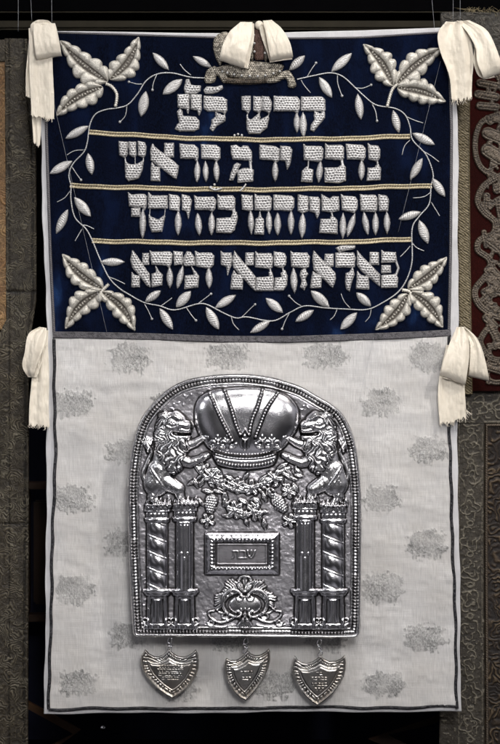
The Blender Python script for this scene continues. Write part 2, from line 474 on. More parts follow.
fr = 1+30/CD
ut = thing('burgundy_mantle', 'burgundy velvet textile with raised gold scrollwork and gold edge braid at the upper right', 'textile', (.23, .03, .3))
f_b = lambda X, Y: (.25*fbm(X, Y, 5, 2), .2*fbm(X, Y, 8, 3), 0*X)
nb_sheet('velvet_field', lambda y: 469, lambda y: 575, 24, 391, .9, f_b, BURG, ut, -32, fr)
def f_dust(X, Y):
    h = fbm(X, Y, 3.2, 31, 3); c = fans(X, Y, 12, 9, 6, 3)
    return 1.5*h+1.0*c, np.clip(1.1-h-.5*c, 0, 1), c*.5
nb_sheet('top_border', lambda y: 440, lambda y: 575, 11+2, 62, .6, f_dust, DUST, ut, -33+3.5, fr)
parts = []
for k in range(70):
    x = 462+rng.random()*60; y = 14+rng.random()*3
    pts = [(x, y), (x+rng.normal(0, 2.5), y-3-rng.random()*2), (x+rng.normal(0, 4), y-5-rng.random()*4)]
    parts.append(tube_data(path3(pts, -28, fr, 3, False), .00022, 3))
merged('frayed_fringe', parts, DGOLD_TH, ut)
def braid_h(per, ns=2, sl=1.0):
    def fn(T, s):
        e = np.clip((1-np.abs(s))*4, 0, 1)
        w = np.abs(np.sin(PI*(T/per+sl*np.abs(s))))**.6
        return e**.5*(.45+.55*w)*(1-.5*np.exp(-(s/.12)**2)), np.clip((1-w)*1.1+.5*np.exp(-(s/.1)**2), 0, 1)
    return fn
strip('gold_braid', [(463.5, 62), (463.5, 160), (464, 250), (465.5, 394)], 13.5, DGOLD_TH, ut, lambda T, s: (np.clip((1-np.abs(s))*5, 0, 1)**.5*(.5+.5*np.abs(np.sin(PI*(T/2.7+1.9*s+.5*vnoise(T, s*7, 3, 2))))**.7)*(.6+.6*vnoise(T, s*7, 1.6, 5)), np.clip(1.15-1.1*np.abs(np.sin(PI*(T/2.7+1.9*s+.5*vnoise(T, s*7, 3, 2))))-.1+.6*(np.abs(np.abs(s)-.74) < .07), 0, 1)), .45, 23, lambda x, y: -30+bcl(x, y), .2, fr, 1.6)
# scrollwork of raised gold thread
scr = [([(512, 172), (498, 177), (484, 186), (478, 200), (484, 212), (495, 222), (493, 234), (480, 240), (478, 250), (488, 258), (492, 268), (484, 278), (475, 290), (477, 302), (487, 312), (500, 318), (512, 322)], 3.4),
       ([(510, 112), (496, 115), (482, 122), (476, 136), (476, 154), (482, 168), (496, 176)], 3.0),
       ([(508, 196), (497, 200), (490, 207)], 3), ([(506, 236), (499, 246), (504, 258), (512, 262)], 3.2),
       ([(486, 330), (480, 342), (488, 356), (500, 360), (512, 352)], 3.2), ([(482, 300), (492, 292), (504, 296)], 2.8),
       ([(476, 340), (480, 368), (492, 382), (510, 380)], 2.8), ([(520, 180), (530, 200), (522, 224), (534, 250), (524, 276), (532, 300)], 3.4)]
blobs = [(480, 83, 496, 86, 4.4), (478, 94, 496, 97, 4.6), (480, 105.5, 496, 107, 4.4), (499, 66, 512, 96, 8), (480, 72, 488, 70, 3.6), (506, 130, 510, 160, 10), (520, 100, 524, 150, 6), (497, 190, 508, 186, 4.5), (486, 206, 487, 196, 4), (489, 244, 497, 250, 4), (484, 292, 496, 286, 4), (512, 330, 516, 350, 8), (514, 225, 514, 205, 6), (514, 262, 516, 300, 6), (486, 366, 500, 370, 5), (486, 318, 494, 326, 4.6),
         (488, 133, 500, 138, 6.6), (488, 150, 500, 158, 7.4), (500, 205, 504, 228, 5), (492, 270, 504, 284, 5), (490, 325, 500, 345, 5), (484, 232, 486, 246, 3)]
def f_scroll(X, Y):
    sd = np.full(X.shape, 1e9); tt = np.zeros(X.shape)
    for P, r in scr:
        C = crom(P, 5); L = np.r_[0, np.cumsum(np.hypot(*np.diff(C, axis=0).T))]
        for i in range(len(C)-1):
            s, t = sd_cap(X, Y, *C[i], *C[i+1], r*1.08)
            m = s < sd; sd = np.where(m, s, sd); tt = np.where(m, L[i]+t*(L[i+1]-L[i]), tt)
    fill = (.50-fbm(X, Y, 7.5, 91, 2))*15+np.clip((489-X)*.7, 0, 20)
    m = fill < sd; sd = np.where(m, fill, sd); tt = np.where(m, X*.5+Y*.8+3*vnoise(X, Y, 4, 6), tt)
    for b in blobs:
        s, t = sd_cap(X, Y, *b); m = s < sd; sd = np.where(m, s, sd); tt = np.where(m, t*12+Y*.4, tt)
    p = prof(sd, 2.6); w = np.abs(np.sin(PI*(tt/2.1+.5*vnoise(X, Y, 3, 4))))**.5*(.5+.8*vnoise(X, Y, 1.6, 8))
    mid = np.exp(-((sd+2.6)/.55)**2)
    return sd, p*(1.6+.8*w)-.8*mid, np.clip(1.0-p*w-.0+.5*mid, 0, 1)
relief('gold_scrollwork', (472, 62, 538, 386), f_scroll, EMBR, ut, .6, lambda x, y: -31+bcl(x, y), .3, fr)

lw = thing('bordered_textile', 'greenish grey brocade textile with ring motifs and dark red field at the lower right', 'textile', (.23, .042, -.3))
def f_ring(X, Y, horiz=False):
    h = np.zeros(X.shape); 
    for k in range(-1, 14):
        cx, cy = (471, 447+k*31) if not horiz else (478+k*24, 407)
        dx, dy = X-cx, Y-cy; r = np.hypot(dx, dy*.8); an = np.arctan2(dy, dx)
        w = 1.2*(vnoise(X, Y, 5, 40+k)-.5)
        ring = np.exp(-((r-8.8-1.9*np.sin(an*4+k)+2*w)/.6)**2)+np.exp(-((r-4.6+1.8*np.sin(an*3+k*2)+w)/.55)**2)*(vnoise(X, Y, 6, 60+k) > .3)
        h = np.maximum(h, ring*(vnoise(X, Y, 3.2, 90+k) > .28))
        r2 = np.hypot(dx, (dy-15)*1.2) if not horiz else np.hypot(dx-12, dy)
        h = np.maximum(h, np.exp(-((r2-3)/.7)**2)*.8)
    n = fbm(X, Y, 3, 12)
    edge = (np.abs(X-459.5) < .7)|(np.abs(X-483) < .7) if not horiz else (np.abs(Y-422) < .7)
    h = np.maximum(h, edge*.6*(vnoise(X, Y, 2, 5) > .35)); glint = vnoise(X, Y, 2.2, 77) > .84
    h = np.maximum(h, glint*.6)
    return .9*h+.9*n, np.clip(.75*(1-n*1.3), 0, 1)*(1-h), h
nb_sheet('ring_border', lambda y: 440, lambda y: 485.5, 424, 800, .55, f_ring, GREYOL, lw, -40, fr)
nb_sheet('top_border', lambda y: 440, lambda y: 575, 386, 423.6, .6, lambda X, Y: f_ring(X, Y, True), GREYOL, lw, -40, fr)
f_m = lambda X, Y: (1.5*fans(X, Y, 22, 26, 14, 6), .9*(1-fans(X, Y, 22, 26, 14, 6)), fans(X, Y, 22, 26, 14, 6)*(.3+.7*vnoise(X, Y, 2.5, 3)))
nb_sheet('maroon_field', lambda y: 485.7, lambda y: 575, 424, 800, .6, f_m, MAROON, lw, -40.5, fr)
strip('edge_cord', [(487.3, 424), (488, 800)], 3.0, EMBR, lw, lambda T, s: (np.sqrt(np.clip(1-s*s, 0, 1))*(.6+.4*np.abs(np.sin(PI*(T/2.4+.5*s)))), 1-np.abs(np.sin(PI*(T/2.4+.5*s)))), .5, 7, lambda x, y: -38.5+bcl(x, y), .2, fr, 1.8)
strip('edge_cord', [(487, 425.5), (575, 425)], 3.0, EMBR, lw, lambda T, s: (np.sqrt(np.clip(1-s*s, 0, 1))*(.6+.4*np.abs(np.sin(PI*(T/2.4+.5*s)))), 1-np.abs(np.sin(PI*(T/2.4+.5*s)))), .5, 7, lambda x, y: -38.5+bcl(x, y), .2, fr, 1.8)

# ------------------------------------------------------------------ the mantle
mantle = thing('torah_mantle', 'embroidered mantle of navy velvet above and silvery white brocade below, lettered in silver Hebrew', 'mantle', (0, 0, -.34))
ys = [30, 80, 130, 256, 330, 440, 536, 640, 713]
Lx = lambda y: np.interp(y, ys, [50, 41.5, 40.5, 43.5, 47.5, 46.5, 45.8, 45, 44])+.5*np.sin(np.asarray(y)/19)+.3*np.sin(np.asarray(y)/7.3)
Rx = lambda y: np.interp(y, ys, [446, 456, 458, 458.5, 458.5, 457, 459.5, 460.5, 461.5])+.5*np.sin(np.asarray(y)/23+1)+.3*np.sin(np.asarray(y)/8.1)
# trim lines (inner edges)
Li = lambda y: np.interp(y, ys, [57, 47.5, 46.5, 50.5, 54, 55.5, 52.8, 50.5, 49])
Ri = lambda y: np.interp(y, ys, [440, 450, 451.5, 450.5, 449, 449.3, 452.5, 455.5, 457])
Ty = lambda x: np.interp(x, [40, 60, 120, 190, 250, 300, 360, 440, 462], [31, 31, 31.5, 32.5, 33, 31.5, 30, 27.5, 27])
Ti = lambda x: np.interp(x, [40, 60, 120, 190, 250, 300, 360, 440, 462], [32.5, 33, 34.5, 36.5, 38.5, 38.3, 37.5, 32.5, 32])
By = lambda x: np.interp(x, [44, 120, 300, 461], [714, 713.5, 712.5, 712])+.6*np.sin(np.asarray(x)/27)+.3*np.sin(np.asarray(x)/9)
bandT = lambda x: np.interp(x, [45, 85, 150, 220, 290, 360, 420, 460], [331, 331.5, 333, 335.5, 335.8, 333.5, 331, 328.5])
def quad_sheet(name, x0, x1, y0, y1, nx, ny, mat, lift, attrf=None, back=None):
    """x0,x1: f(y); y0,y1: f(x)"""
    u, v = np.meshgrid(np.linspace(0, 1, nx), np.linspace(0, 1, ny))
    X = 50+400*u; Y = y0(X)*(1-v)+y1(X)*v
    for _ in range(4):
        X = x0(Y)*(1-u)+x1(Y)*u; Y = y0(X)*(1-v)+y1(X)*v
    at = {'cav': 0*X, 'msk': 0*X}; D = cloth(X, Y)+lift
    if attrf:
        dh, m = attrf(X, Y); D = D+dh; at['msk'] = m
    return sheet(name, X, Y, D, mat, mantle, at, None, back)
def f_lin(X, Y): return .35*(fbm(X, Y, 6, 3)-.5)+.15*np.sin(Y/3.1+X/9), 0*X
quad_sheet('lining_border', Lx, Rx, Ty, By, 420, 600, LINING, -2.4, f_lin, back=3)
def f_vel(X, Y): return .5*(fbm(X, Y, 12, 44)-.5), 0*X
quad_sheet('velvet_panel', Li, Ri, Ti, lambda x: bandT(x)+2, 520, 400, VELVET, -.1, f_vel)
motifs = []
for k in range(8):
    y = 357+46.8*k
    for j, x in enumerate((128, 226, 326, 429) if k % 2 == 0 else (75, 177, 276, 382)):
        motifs.append((x+rng.normal(0, 1.5), y+rng.normal(0, 1.5), k*7+j))
def f_bro(X, Y):
    msk = np.zeros(X.shape)
    for cx, cy, sd in motifs:
        w = (np.abs(X-cx) < 30) & (np.abs(Y-cy) < 24)
        if not w.any(): continue
        x = X[w]-cx; y = Y[w]-cy; an = np.arctan2(y*1.4, x)
        rr = np.hypot(x/20.5, (y+1)/14.5)
        rr = (np.abs(x/(21+1.5*np.sin(sd)))**2.6+np.abs((y+.5)/(14.8+1.2*np.cos(sd*2)))**2.6)**(1/2.6)
        edge = 1+.05*np.sin(an*7+sd)+.42*(vnoise(X[w], Y[w], 3.4, sd)-.5)+.22*(vnoise(X[w]*2, Y[w], 2.4, sd+2)-.5)
        m = np.clip((edge-rr)*6, 0, 1)
        warpn = 4*vnoise(X[w], Y[w], 6, sd+1)
        vein = np.abs(np.sin(x*.55+warpn+1.5*np.sin(y*.4+sd)))**.6
        m = m*(.62+.38*vein)*(.75+.35*vnoise(X[w], Y[w]*.4, 1.6, sd+6)); m *= np.where(y > 8, .35+.65*(np.sin(x*1.05+sd) > -.35), 1)
        m *= np.clip(.5+.75*vnoise(X[w], Y[w], 12, 77+sd), 0, 1)
        a = msk[w]; msk[w] = np.maximum(a, m)
    h = .28*msk*(.4+vnoise(X, Y, 1.5, 91))+1.3*(fbm(X, Y, 26, 8)-.5)+1.2*np.exp(-((Y-(378+6*np.sin(X/60)))/5)**2)*vnoise(X, Y, 60, 2)
    h += .22*(vnoise(X*3, Y, 6, 15)-.5)+2.6*(fbm(X, Y*2.0, 36, 28)-.5)+.5*np.sin(Y/8.5+2*fbm(X, Y, 40, 3)*3)*vnoise(X, Y, 45, 6)**2
    return h, msk*.86
quad_sheet('brocade_panel', lambda y: Li(y)+.2, Ri, lambda x: bandT(x)+5.5, lambda x: By(x)-5, 800, 740, BROCADE, -.1, f_bro)
# trim braids
yy = lambda a, b, n=40: np.linspace(a, b, n)
crinkle = lambda per: (lambda T, s: (np.sqrt(np.clip(1-s*s, 0, 1))*(.5+.5*np.abs(np.sin(PI*(T/per+.4*s)))), .75*(1-np.abs(np.sin(PI*(T/per+.4*s))))))
strip('side_braid', [(Li(y), y) for y in yy(34, 332)], 3.0, BRGREY, mantle, crinkle(2.2), .5, 7, H=1.0)
strip('side_braid', [(Ri(y), y) for y in yy(34, 330)], 3.0, BRGREY, mantle, crinkle(2.2), .5, 7, H=1.0)
strip('top_braid', [(x, Ti(x)) for x in yy(57, 441)], 2.2, BRGREY, mantle, crinkle(2.0), .5, 7, H=.8)
def f_band(T, s):
    a = vnoise(T, s*6, 1.2, 3); b = np.abs(np.sin(PI*(T/1.9+1.3*s)))
    e = np.clip((1-np.abs(s))*5, 0, 1)**.5
    return e*(.5+.5*a*b), np.clip(.2+.9*(1-b)*a+.5*(vnoise(T, s*5, 2.1, 9) > .6)*a, 0, 1)+.25*np.exp(-((np.abs(s)-.72)/.1)**2)
strip('middle_braid', [(x, bandT(x)+3.7) for x in yy(53, 451)], 7.2, BRGREY, mantle, f_band, .45, 13, H=1.2)
def fleck(T, s):
    a = vnoise(T, s*4+50, 1.1, 21); b = vnoise(T, s*3, 2.6, 22)
    return np.sqrt(np.clip(1-s*s, 0, 1))*(.35+.9*a), np.clip(1.25-1.5*(a*b)**.9-.25*(a > .75), 0, 1)
def wig(P, a=.45): return [(x+a*math.sin(y/7.0+x/9)+.4*math.sin(y/23.0), y+a*math.sin(x/8.0)+.4*math.sin(x/19.0)) for x, y in P]
strip('lower_braid', wig([(Li(y), y) for y in yy(339, 709, 120)]), 3.3, BRDARK, mantle, fleck, .45, 9, H=1.4)
strip('lower_braid', wig([(Ri(y), y) for y in yy(337, 709, 120)]), 3.3, BRDARK, mantle, fleck, .45, 9, H=1.4)
strip('lower_braid', wig([(x, By(x)-5) for x in yy(49, 457, 120)]), 2.9, BRDARK, mantle, fleck, .45, 9, H=1.1)
# gold rules between the lines of writing
def f_gold(T, s):
    c1 = np.exp(-((np.abs(s)-.62)/.33)**4); w = np.abs(np.sin(PI*(T/2.6+.5*s)))
    mid = np.exp(-(s/.24)**2)
    return c1*(.6+.4*w), np.clip(.35*(1-w)+mid*np.where(np.sin(2*PI*T/2.6) > 0, 1.0, .35), 0, 1)
for P in ([(89, 132), (115, 134), (180, 137.5), (240, 139.3), (300, 139.5), (355, 138.3), (410, 136.3)],
          [(70, 185.5), (115, 187.3), (180, 188.7), (240, 189.5), (300, 189.3), (355, 188.2), (432, 185.7)],
          [(92, 240.5), (115, 241.5), (180, 242.6), (240, 243), (300, 242.7), (355, 241.8), (411, 239.5)]):
    strip('gold_rule', [(q[0], q[1]+.35*math.sin(q[0]/13)+.25*math.sin(q[0]/5.7)) for q in crom(P, 12)], 5.4, GOLD_TH, mantle, f_gold, .4, 13, H=1.3)

# ------------------------------------------------------------------ the writing
class CR:
    def __init__(s, x0, y0, k): s.a = (x0, y0, k)
    def __call__(s, *v):
        x0, y0, k = s.a; return [(x0+x/k, y0+y/k) for x, y in v]
def Bk(c, x0, y0, x1, y1): return ('P', c((x0, y0), (x1, y0), (x1, y1), (x0, y1)))
def Pg(c, *v): return ('P', c(*v))
def Sp(c, x0, y0, x1, y1, w): p = c((x0, y0), (x1, y1)); return ('S', p[0], p[1], w/c.a[2])
def Ln(c, x0, y0, x1, y1, w=6): p = c((x0, y0), (x1, y1)); return ('L', p[0], p[1], w/c.a[2])
def spindle_sd(X, Y, p, q, w):
    ex, ey = q[0]-p[0], q[1]-p[1]; L = math.hypot(ex, ey); ex /= L; ey /= L
    u = (X-p[0])*ex+(Y-p[1])*ey; v = -(X-p[0])*ey+(Y-p[1])*ex; a = np.abs(v)
    # vesica: intersection of two discs
    h = L/2; R = (h*h+(w/2)**2)/w if w > 0 else 1
    d = np.hypot(u-h, a+R-w/2)-R
    return d, u, v, L
def letter(pieces, seed):
    xs = []; ysl = []
    for p in pieces:
        pts = p[1] if p[0] == 'P' else [p[1], p[2]]
        for x, y in pts:
            e = 0 if p[0] == 'P' else p[3]/2+.5
            xs += [x-e, x+e]; ysl += [y-e, y+e]
    bb = (min(xs)-1, min(ysl)-1, max(xs)+1, max(ysl)+1)
    def fn(X, Y):
        SD = np.full(X.shape, 1e9); H = np.full(X.shape, -.5); C = np.zeros(X.shape)
        jx = X+1.5*(vnoise(X, Y, 6, seed)-.5); jy = Y+1.3*(vnoise(X, Y, 6, seed+9)-.5)
        for p in pieces:
            if p[0] == 'P':
                sd = sd_poly(p[1], X, Y)-.5+.45*(vnoise(X, Y, 2.0, seed+3)-.5)
                px, py = 3.0, 2.5
                row = np.floor(jy/py); uu = (jx/px+.5*(row % 2)) % 1-.5; vv = (jy/py) % 1-.5
                hole = np.exp(-((uu*px/.72)**2+(vv*py/.56)**2))
                net = .25*np.cos(2*PI*vv)*1
                pr = prof(sd, 3.0)
                h = 3.1*pr-1.05*hole*np.clip(-sd/1.2, 0, 1)-net*.3
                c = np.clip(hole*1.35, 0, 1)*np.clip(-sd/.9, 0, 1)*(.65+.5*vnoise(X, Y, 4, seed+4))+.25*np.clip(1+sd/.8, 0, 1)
            elif p[0] == 'S':
                sd, u, v, L = spindle_sd(X, Y, p[1], p[2], p[3]); sd = sd+.5*(vnoise(X, Y, 1.6, seed+5)-.5)
                w = np.abs(np.sin(PI*(u/1.7+np.abs(v)*.22)))**.6
                h = 2.9*prof(sd, p[3]*.5)*(.84+.16*w)
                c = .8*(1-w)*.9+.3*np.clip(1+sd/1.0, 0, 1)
            else:
                sd, t = sd_cap(X, Y, *p[1], *p[2], p[3]/2); h = 1.6*prof(sd, 1.0); c = .2+0*X
            m = h > H
            m &= sd < .6
            H = np.where(m, h, H); C = np.where(m, c, C); SD = np.minimum(SD, sd)
        return SD, np.maximum(H, 0), C+.30*np.clip(vnoise(X+seed*3, Y, 8, 5)-.45, 0, 1)+.1*((seed*7) % 5)/5
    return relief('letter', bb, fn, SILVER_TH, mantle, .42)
A = CR(170, 75, 6.25); B = CR(240, 75, 5.556); C_ = CR(115, 135, 5.556); Dk = CR(200, 130, 5); E = CR(295, 135, 5.556)
F_ = CR(125, 185, 5.556); G = CR(210, 185, 5.556); Hh = CR(295, 185, 5); I = CR(125, 240, 5.556); J = CR(215, 240, 5.556); K = CR(300, 240, 4.762)
letters = [
 [Pg(A, (100, 30), (118, 25), (128, 60), (150, 65), (192, 68), (188, 100), (160, 115), (100, 118), (88, 90))],
 [Pg(A, (48, 122), (118, 122), (120, 205), (112, 240), (104, 212), (50, 200)), Pg(A, (130, 122), (196, 124), (196, 215), (182, 250), (172, 218), (132, 212)),
  Pg(A, (45, 230), (62, 210), (75, 225), (80, 255), (160, 262), (182, 285), (180, 335), (150, 350), (60, 350), (32, 335), (45, 310), (60, 300))],
 [Pg(A, (212, 95), (230, 72), (290, 74), (325, 65), (330, 82), (300, 105), (260, 115), (220, 114))],
 [Pg(A, (212, 130), (330, 138), (355, 155), (355, 220), (342, 245), (330, 230), (240, 225), (212, 210)),
  Pg(A, (285, 235), (315, 245), (345, 258), (345, 285), (290, 320), (268, 350), (250, 335), (262, 300), (260, 280), (285, 262)), Ln(A, 345, 225, 338, 262, 10)],
 [Pg(B, (8, 118), (58, 118), (58, 190), (45, 215), (35, 200), (12, 190)), Pg(B, (75, 118), (112, 122), (120, 140), (116, 195), (108, 210), (75, 195)),
  Pg(B, (122, 118), (160, 122), (176, 150), (172, 190), (162, 215), (150, 203), (125, 195)),
  Pg(B, (38, 222), (45, 240), (60, 250), (105, 215), (112, 235), (100, 255), (155, 228), (160, 240), (150, 290), (110, 325), (50, 325), (38, 300)), Ln(B, 42, 205, 42, 235), Ln(B, 163, 205, 156, 235), Ln(B, 108, 200, 108, 222)],
 [Pg(B, (188, 118), (315, 122), (332, 140), (330, 190), (318, 215), (300, 200), (188, 200)), Sp(B, 315, 205, 316, 322, 36)],
 [Pg(B, (340, 122), (455, 122), (472, 140), (472, 195), (460, 215), (450, 200), (340, 198)), Sp(B, 350, 205, 352, 350, 42),
  Pg(B, (415, 205), (440, 215), (470, 210), (470, 240), (440, 275), (410, 312), (392, 305), (395, 280), (415, 250), (412, 225))],
 [Pg(C_, (22, 35), (68, 40), (70, 105), (62, 120), (52, 125), (25, 110)), Pg(C_, (78, 38), (115, 40), (118, 110), (110, 125), (80, 110)),
  Pg(C_, (128, 35), (165, 42), (174, 70), (168, 115), (158, 125), (130, 112)),
  Pg(C_, (55, 135), (65, 155), (85, 165), (115, 165), (160, 140), (150, 200), (130, 240), (75, 255), (60, 235)), Ln(C_, 55, 118, 60, 145), Ln(C_, 160, 118, 155, 150), Ln(C_, 112, 120, 112, 168)],
 [Pg(C_, (198, 75), (208, 48), (225, 70), (330, 150), (352, 170), (350, 200), (340, 242), (325, 235), (225, 158), (200, 140)), Bk(C_, 275, 45, 326, 122), Pg(C_, (205, 150), (222, 175), (248, 180), (250, 255), (200, 252), (200, 180))],
 [Pg(C_, (358, 48), (440, 55), (462, 75), (462, 120), (455, 150), (440, 130), (365, 130)), Sp(C_, 458, 140, 455, 266, 36)],
 [Pg(Dk, (5, 72), (80, 75), (100, 90), (100, 140), (85, 155), (70, 145), (8, 142)), Sp(Dk, 27, 152, 30, 262, 30), Sp(Dk, 80, 150, 84, 262, 32)],
 [Pg(Dk, (155, 80), (180, 75), (205, 90), (215, 78), (240, 82), (258, 110), (258, 158), (240, 150), (165, 145), (155, 110)), Pg(Dk, (185, 165), (203, 172), (185, 205), (165, 250), (148, 250), (155, 215), (170, 175)),
  Pg(Dk, (188, 205), (215, 192), (240, 192), (266, 200), (264, 255), (190, 262)), Ln(Dk, 250, 150, 255, 200, 14)],
 [Pg(Dk, (298, 75), (375, 82), (396, 95), (396, 150), (378, 165), (365, 150), (300, 145)), Sp(Dk, 376, 152, 376, 260, 32)],
 [Pg(Dk, (402, 80), (450, 85), (460, 100), (452, 165), (436, 198), (428, 155), (402, 150))],
 [Pg(E, (48, 52), (60, 62), (145, 65), (156, 80), (154, 130), (140, 150), (50, 138)), Ln(E, 75, 135, 72, 185, 9), Pg(E, (65, 178), (80, 188), (100, 195), (95, 262), (35, 258), (40, 200)), Sp(E, 142, 145, 130, 267, 38)],
 [Pg(E, (168, 48), (180, 58), (260, 58), (270, 70), (270, 130), (255, 140), (168, 132)), Pg(E, (252, 172), (268, 165), (280, 180), (280, 255), (240, 268), (165, 262), (165, 185), (240, 182)), Ln(E, 258, 132, 266, 180, 16)],
 [Pg(E, (283, 52), (375, 58), (392, 75), (390, 120), (378, 145), (360, 135), (290, 135)), Sp(E, 370, 138, 368, 257, 38)],
 [Pg(E, (405, 48), (420, 58), (460, 62), (472, 80), (470, 130), (455, 145), (410, 135)), Pg(E, (448, 172), (464, 165), (476, 185), (472, 250), (400, 255), (405, 185), (445, 182)), Ln(E, 455, 138, 462, 182, 12)],
 [Pg(F_, (18, 42), (35, 55), (105, 50), (120, 65), (118, 120), (108, 140), (95, 125), (25, 118)), Bk(F_, 36, 130, 83, 175), Sp(F_, 100, 130, 97, 300, 38), Ln(F_, 60, 118, 58, 132)],
 [Pg(F_, (130, 42), (150, 60), (235, 60), (235, 130), (130, 130)), Pg(F_, (132, 165), (150, 180), (185, 195), (215, 170), (222, 175), (205, 258), (150, 260), (135, 220)), Ln(F_, 140, 128, 136, 170), Ln(F_, 224, 128, 219, 175)],
 [Pg(F_, (245, 52), (295, 60), (306, 75), (300, 145), (285, 140), (248, 135)), Sp(F_, 295, 140, 295, 282, 40)],
 [Pg(F_, (316, 52), (355, 62), (370, 85), (362, 140), (352, 188), (342, 145), (318, 138))],
 [Pg(F_, (385, 58), (400, 66), (490, 66), (505, 85), (500, 130), (485, 150), (470, 138), (390, 135)), Sp(F_, 402, 152, 414, 283, 40), Sp(F_, 482, 148, 480, 282, 38)],
 [Pg(G, (42, 52), (55, 62), (125, 60), (138, 75), (138, 125), (120, 140), (45, 132)), Pg(G, (125, 160), (148, 150), (152, 190), (135, 250), (115, 268), (35, 262), (38, 185), (115, 182)), Ln(G, 130, 132, 138, 175, 20)],
 [Pg(G, (175, 55), (235, 60), (238, 135), (222, 145), (180, 135)), Sp(G, 225, 138, 230, 277, 36)],
 [Pg(G, (248, 50), (262, 60), (330, 60), (342, 75), (340, 130), (330, 145), (250, 138)), Pg(G, (277, 150), (285, 180), (298, 190), (298, 275), (248, 272), (255, 190), (270, 180)), Sp(G, 325, 140, 330, 277, 36)],
 [Pg(G, (352, 55), (450, 62), (466, 75), (466, 125), (452, 145), (355, 138)), Sp(G, 375, 150, 376, 282, 40), Sp(G, 450, 140, 450, 280, 38)],
 [Pg(Hh, (15, 50), (65, 58), (65, 130), (40, 142), (15, 130)), Sp(Hh, 38, 138, 35, 270, 38)],
 [Pg(Hh, (72, 60), (115, 62), (125, 80), (122, 140), (110, 168), (100, 138), (75, 132))],
 [Pg(Hh, (132, 50), (150, 58), (172, 70), (190, 58), (218, 60), (220, 128), (180, 137), (135, 130)), Pg(Hh, (178, 160), (200, 165), (212, 180), (210, 245), (122, 240), (128, 172), (175, 170)), Ln(Hh, 180, 132, 190, 168, 10)],
 [Pg(Hh, (230, 48), (245, 56), (300, 60), (312, 80), (310, 120), (295, 140), (235, 125)), Sp(Hh, 240, 138, 238, 272, 34), Sp(Hh, 300, 140, 260, 262, 34)],
 [Pg(Hh, (325, 48), (340, 52), (400, 52), (410, 65), (408, 130), (400, 135), (330, 130)), Sp(Hh, 342, 132, 364, 254, 34), Sp(Hh, 402, 135, 402, 254, 34)],
 [Pg(Hh, (417, 50), (455, 55), (468, 75), (464, 130), (420, 130)), Sp(Hh, 458, 132, 460, 246, 34)],
 [Pg(I, (42, 60), (60, 80), (135, 190), (140, 260), (125, 255), (40, 150), (32, 110)), Bk(I, 98, 74, 132, 138), Pg(I, (38, 180), (50, 195), (82, 200), (80, 262), (38, 262))],
 [Pg(I, (138, 60), (155, 68), (250, 66), (262, 80), (258, 130), (245, 155), (230, 140), (150, 135)), Pg(I, (170, 145), (190, 175), (208, 195), (205, 250), (150, 262), (150, 190), (175, 182)), Sp(I, 248, 148, 250, 270, 38)],
 [Pg(I, (270, 63), (320, 68), (318, 135), (275, 140)), Sp(I, 322, 140, 290, 275, 36), Pg(I, (328, 90), (345, 65), (365, 68), (385, 95), (388, 140), (340, 145), (328, 140)),
  Pg(I, (370, 150), (395, 180), (410, 200), (405, 262), (330, 272), (335, 200), (385, 195))],
 [Pg(I, (390, 62), (410, 72), (480, 72), (495, 90), (490, 140), (470, 160), (395, 145)), Sp(I, 465, 150, 468, 272, 40)],
 [Pg(J, (32, 62), (45, 72), (90, 72), (94, 95), (88, 145), (70, 195), (65, 150), (35, 138))],
 [Pg(J, (108, 62), (125, 85), (225, 205), (222, 280), (205, 265), (105, 155), (96, 120)), Bk(J, 170, 72, 214, 140), Pg(J, (105, 170), (120, 190), (155, 200), (152, 275), (88, 272), (92, 200))],
 [Pg(J, (225, 65), (240, 75), (310, 75), (320, 95), (318, 150), (305, 160), (225, 150)), Pg(J, (300, 180), (316, 180), (325, 215), (322, 282), (225, 282), (230, 210), (302, 205)), Ln(J, 305, 155, 312, 200, 12)],
 [Pg(J, (328, 65), (385, 75), (396, 95), (392, 140), (375, 155), (330, 145)), Pg(J, (366, 185), (388, 170), (402, 200), (398, 250), (380, 280), (328, 280), (335, 212), (370, 208)), Ln(J, 375, 150, 382, 190, 10)],
 [Pg(J, (420, 62), (435, 72), (510, 72), (525, 95), (520, 150), (505, 158), (425, 148)), Sp(J, 435, 152, 442, 300, 40), Pg(J, (480, 168), (500, 162), (515, 190), (500, 220), (510, 250), (495, 278), (475, 262), (482, 225), (472, 200))],
 [Pg(K, (65, 52), (85, 75), (165, 155), (170, 185), (155, 228), (65, 140), (60, 90)), Bk(K, 118, 68, 158, 126), Pg(K, (62, 150), (80, 165), (102, 170), (100, 228), (50, 228), (55, 175))],
 [Pg(K, (168, 62), (255, 62), (262, 85), (258, 130), (170, 130)), Pg(K, (250, 130), (258, 165), (245, 200), (235, 245), (222, 235), (215, 200), (218, 160), (235, 155)), Pg(K, (170, 40), (200, 27), (262, 30), (258, 42), (215, 50), (185, 56))],
 [Pg(K, (272, 52), (290, 75), (380, 165), (378, 220), (290, 145), (272, 120)), Bk(K, 332, 60, 374, 118), Pg(K, (272, 150), (290, 170), (325, 175), (328, 235), (268, 232))],
 [Pg(K, (388, 50), (400, 58), (455, 60), (460, 105), (388, 108)), Pg(K, (388, 122), (430, 122), (432, 155), (388, 158)), Pg(K, (430, 166), (452, 164), (465, 180), (462, 225), (388, 228), (388, 170)), Ln(K, 456, 100, 468, 135, 12), Ln(K, 468, 135, 456, 170, 12)],
]
for i, L in enumerate(letters): letter(L, 100+i*13)
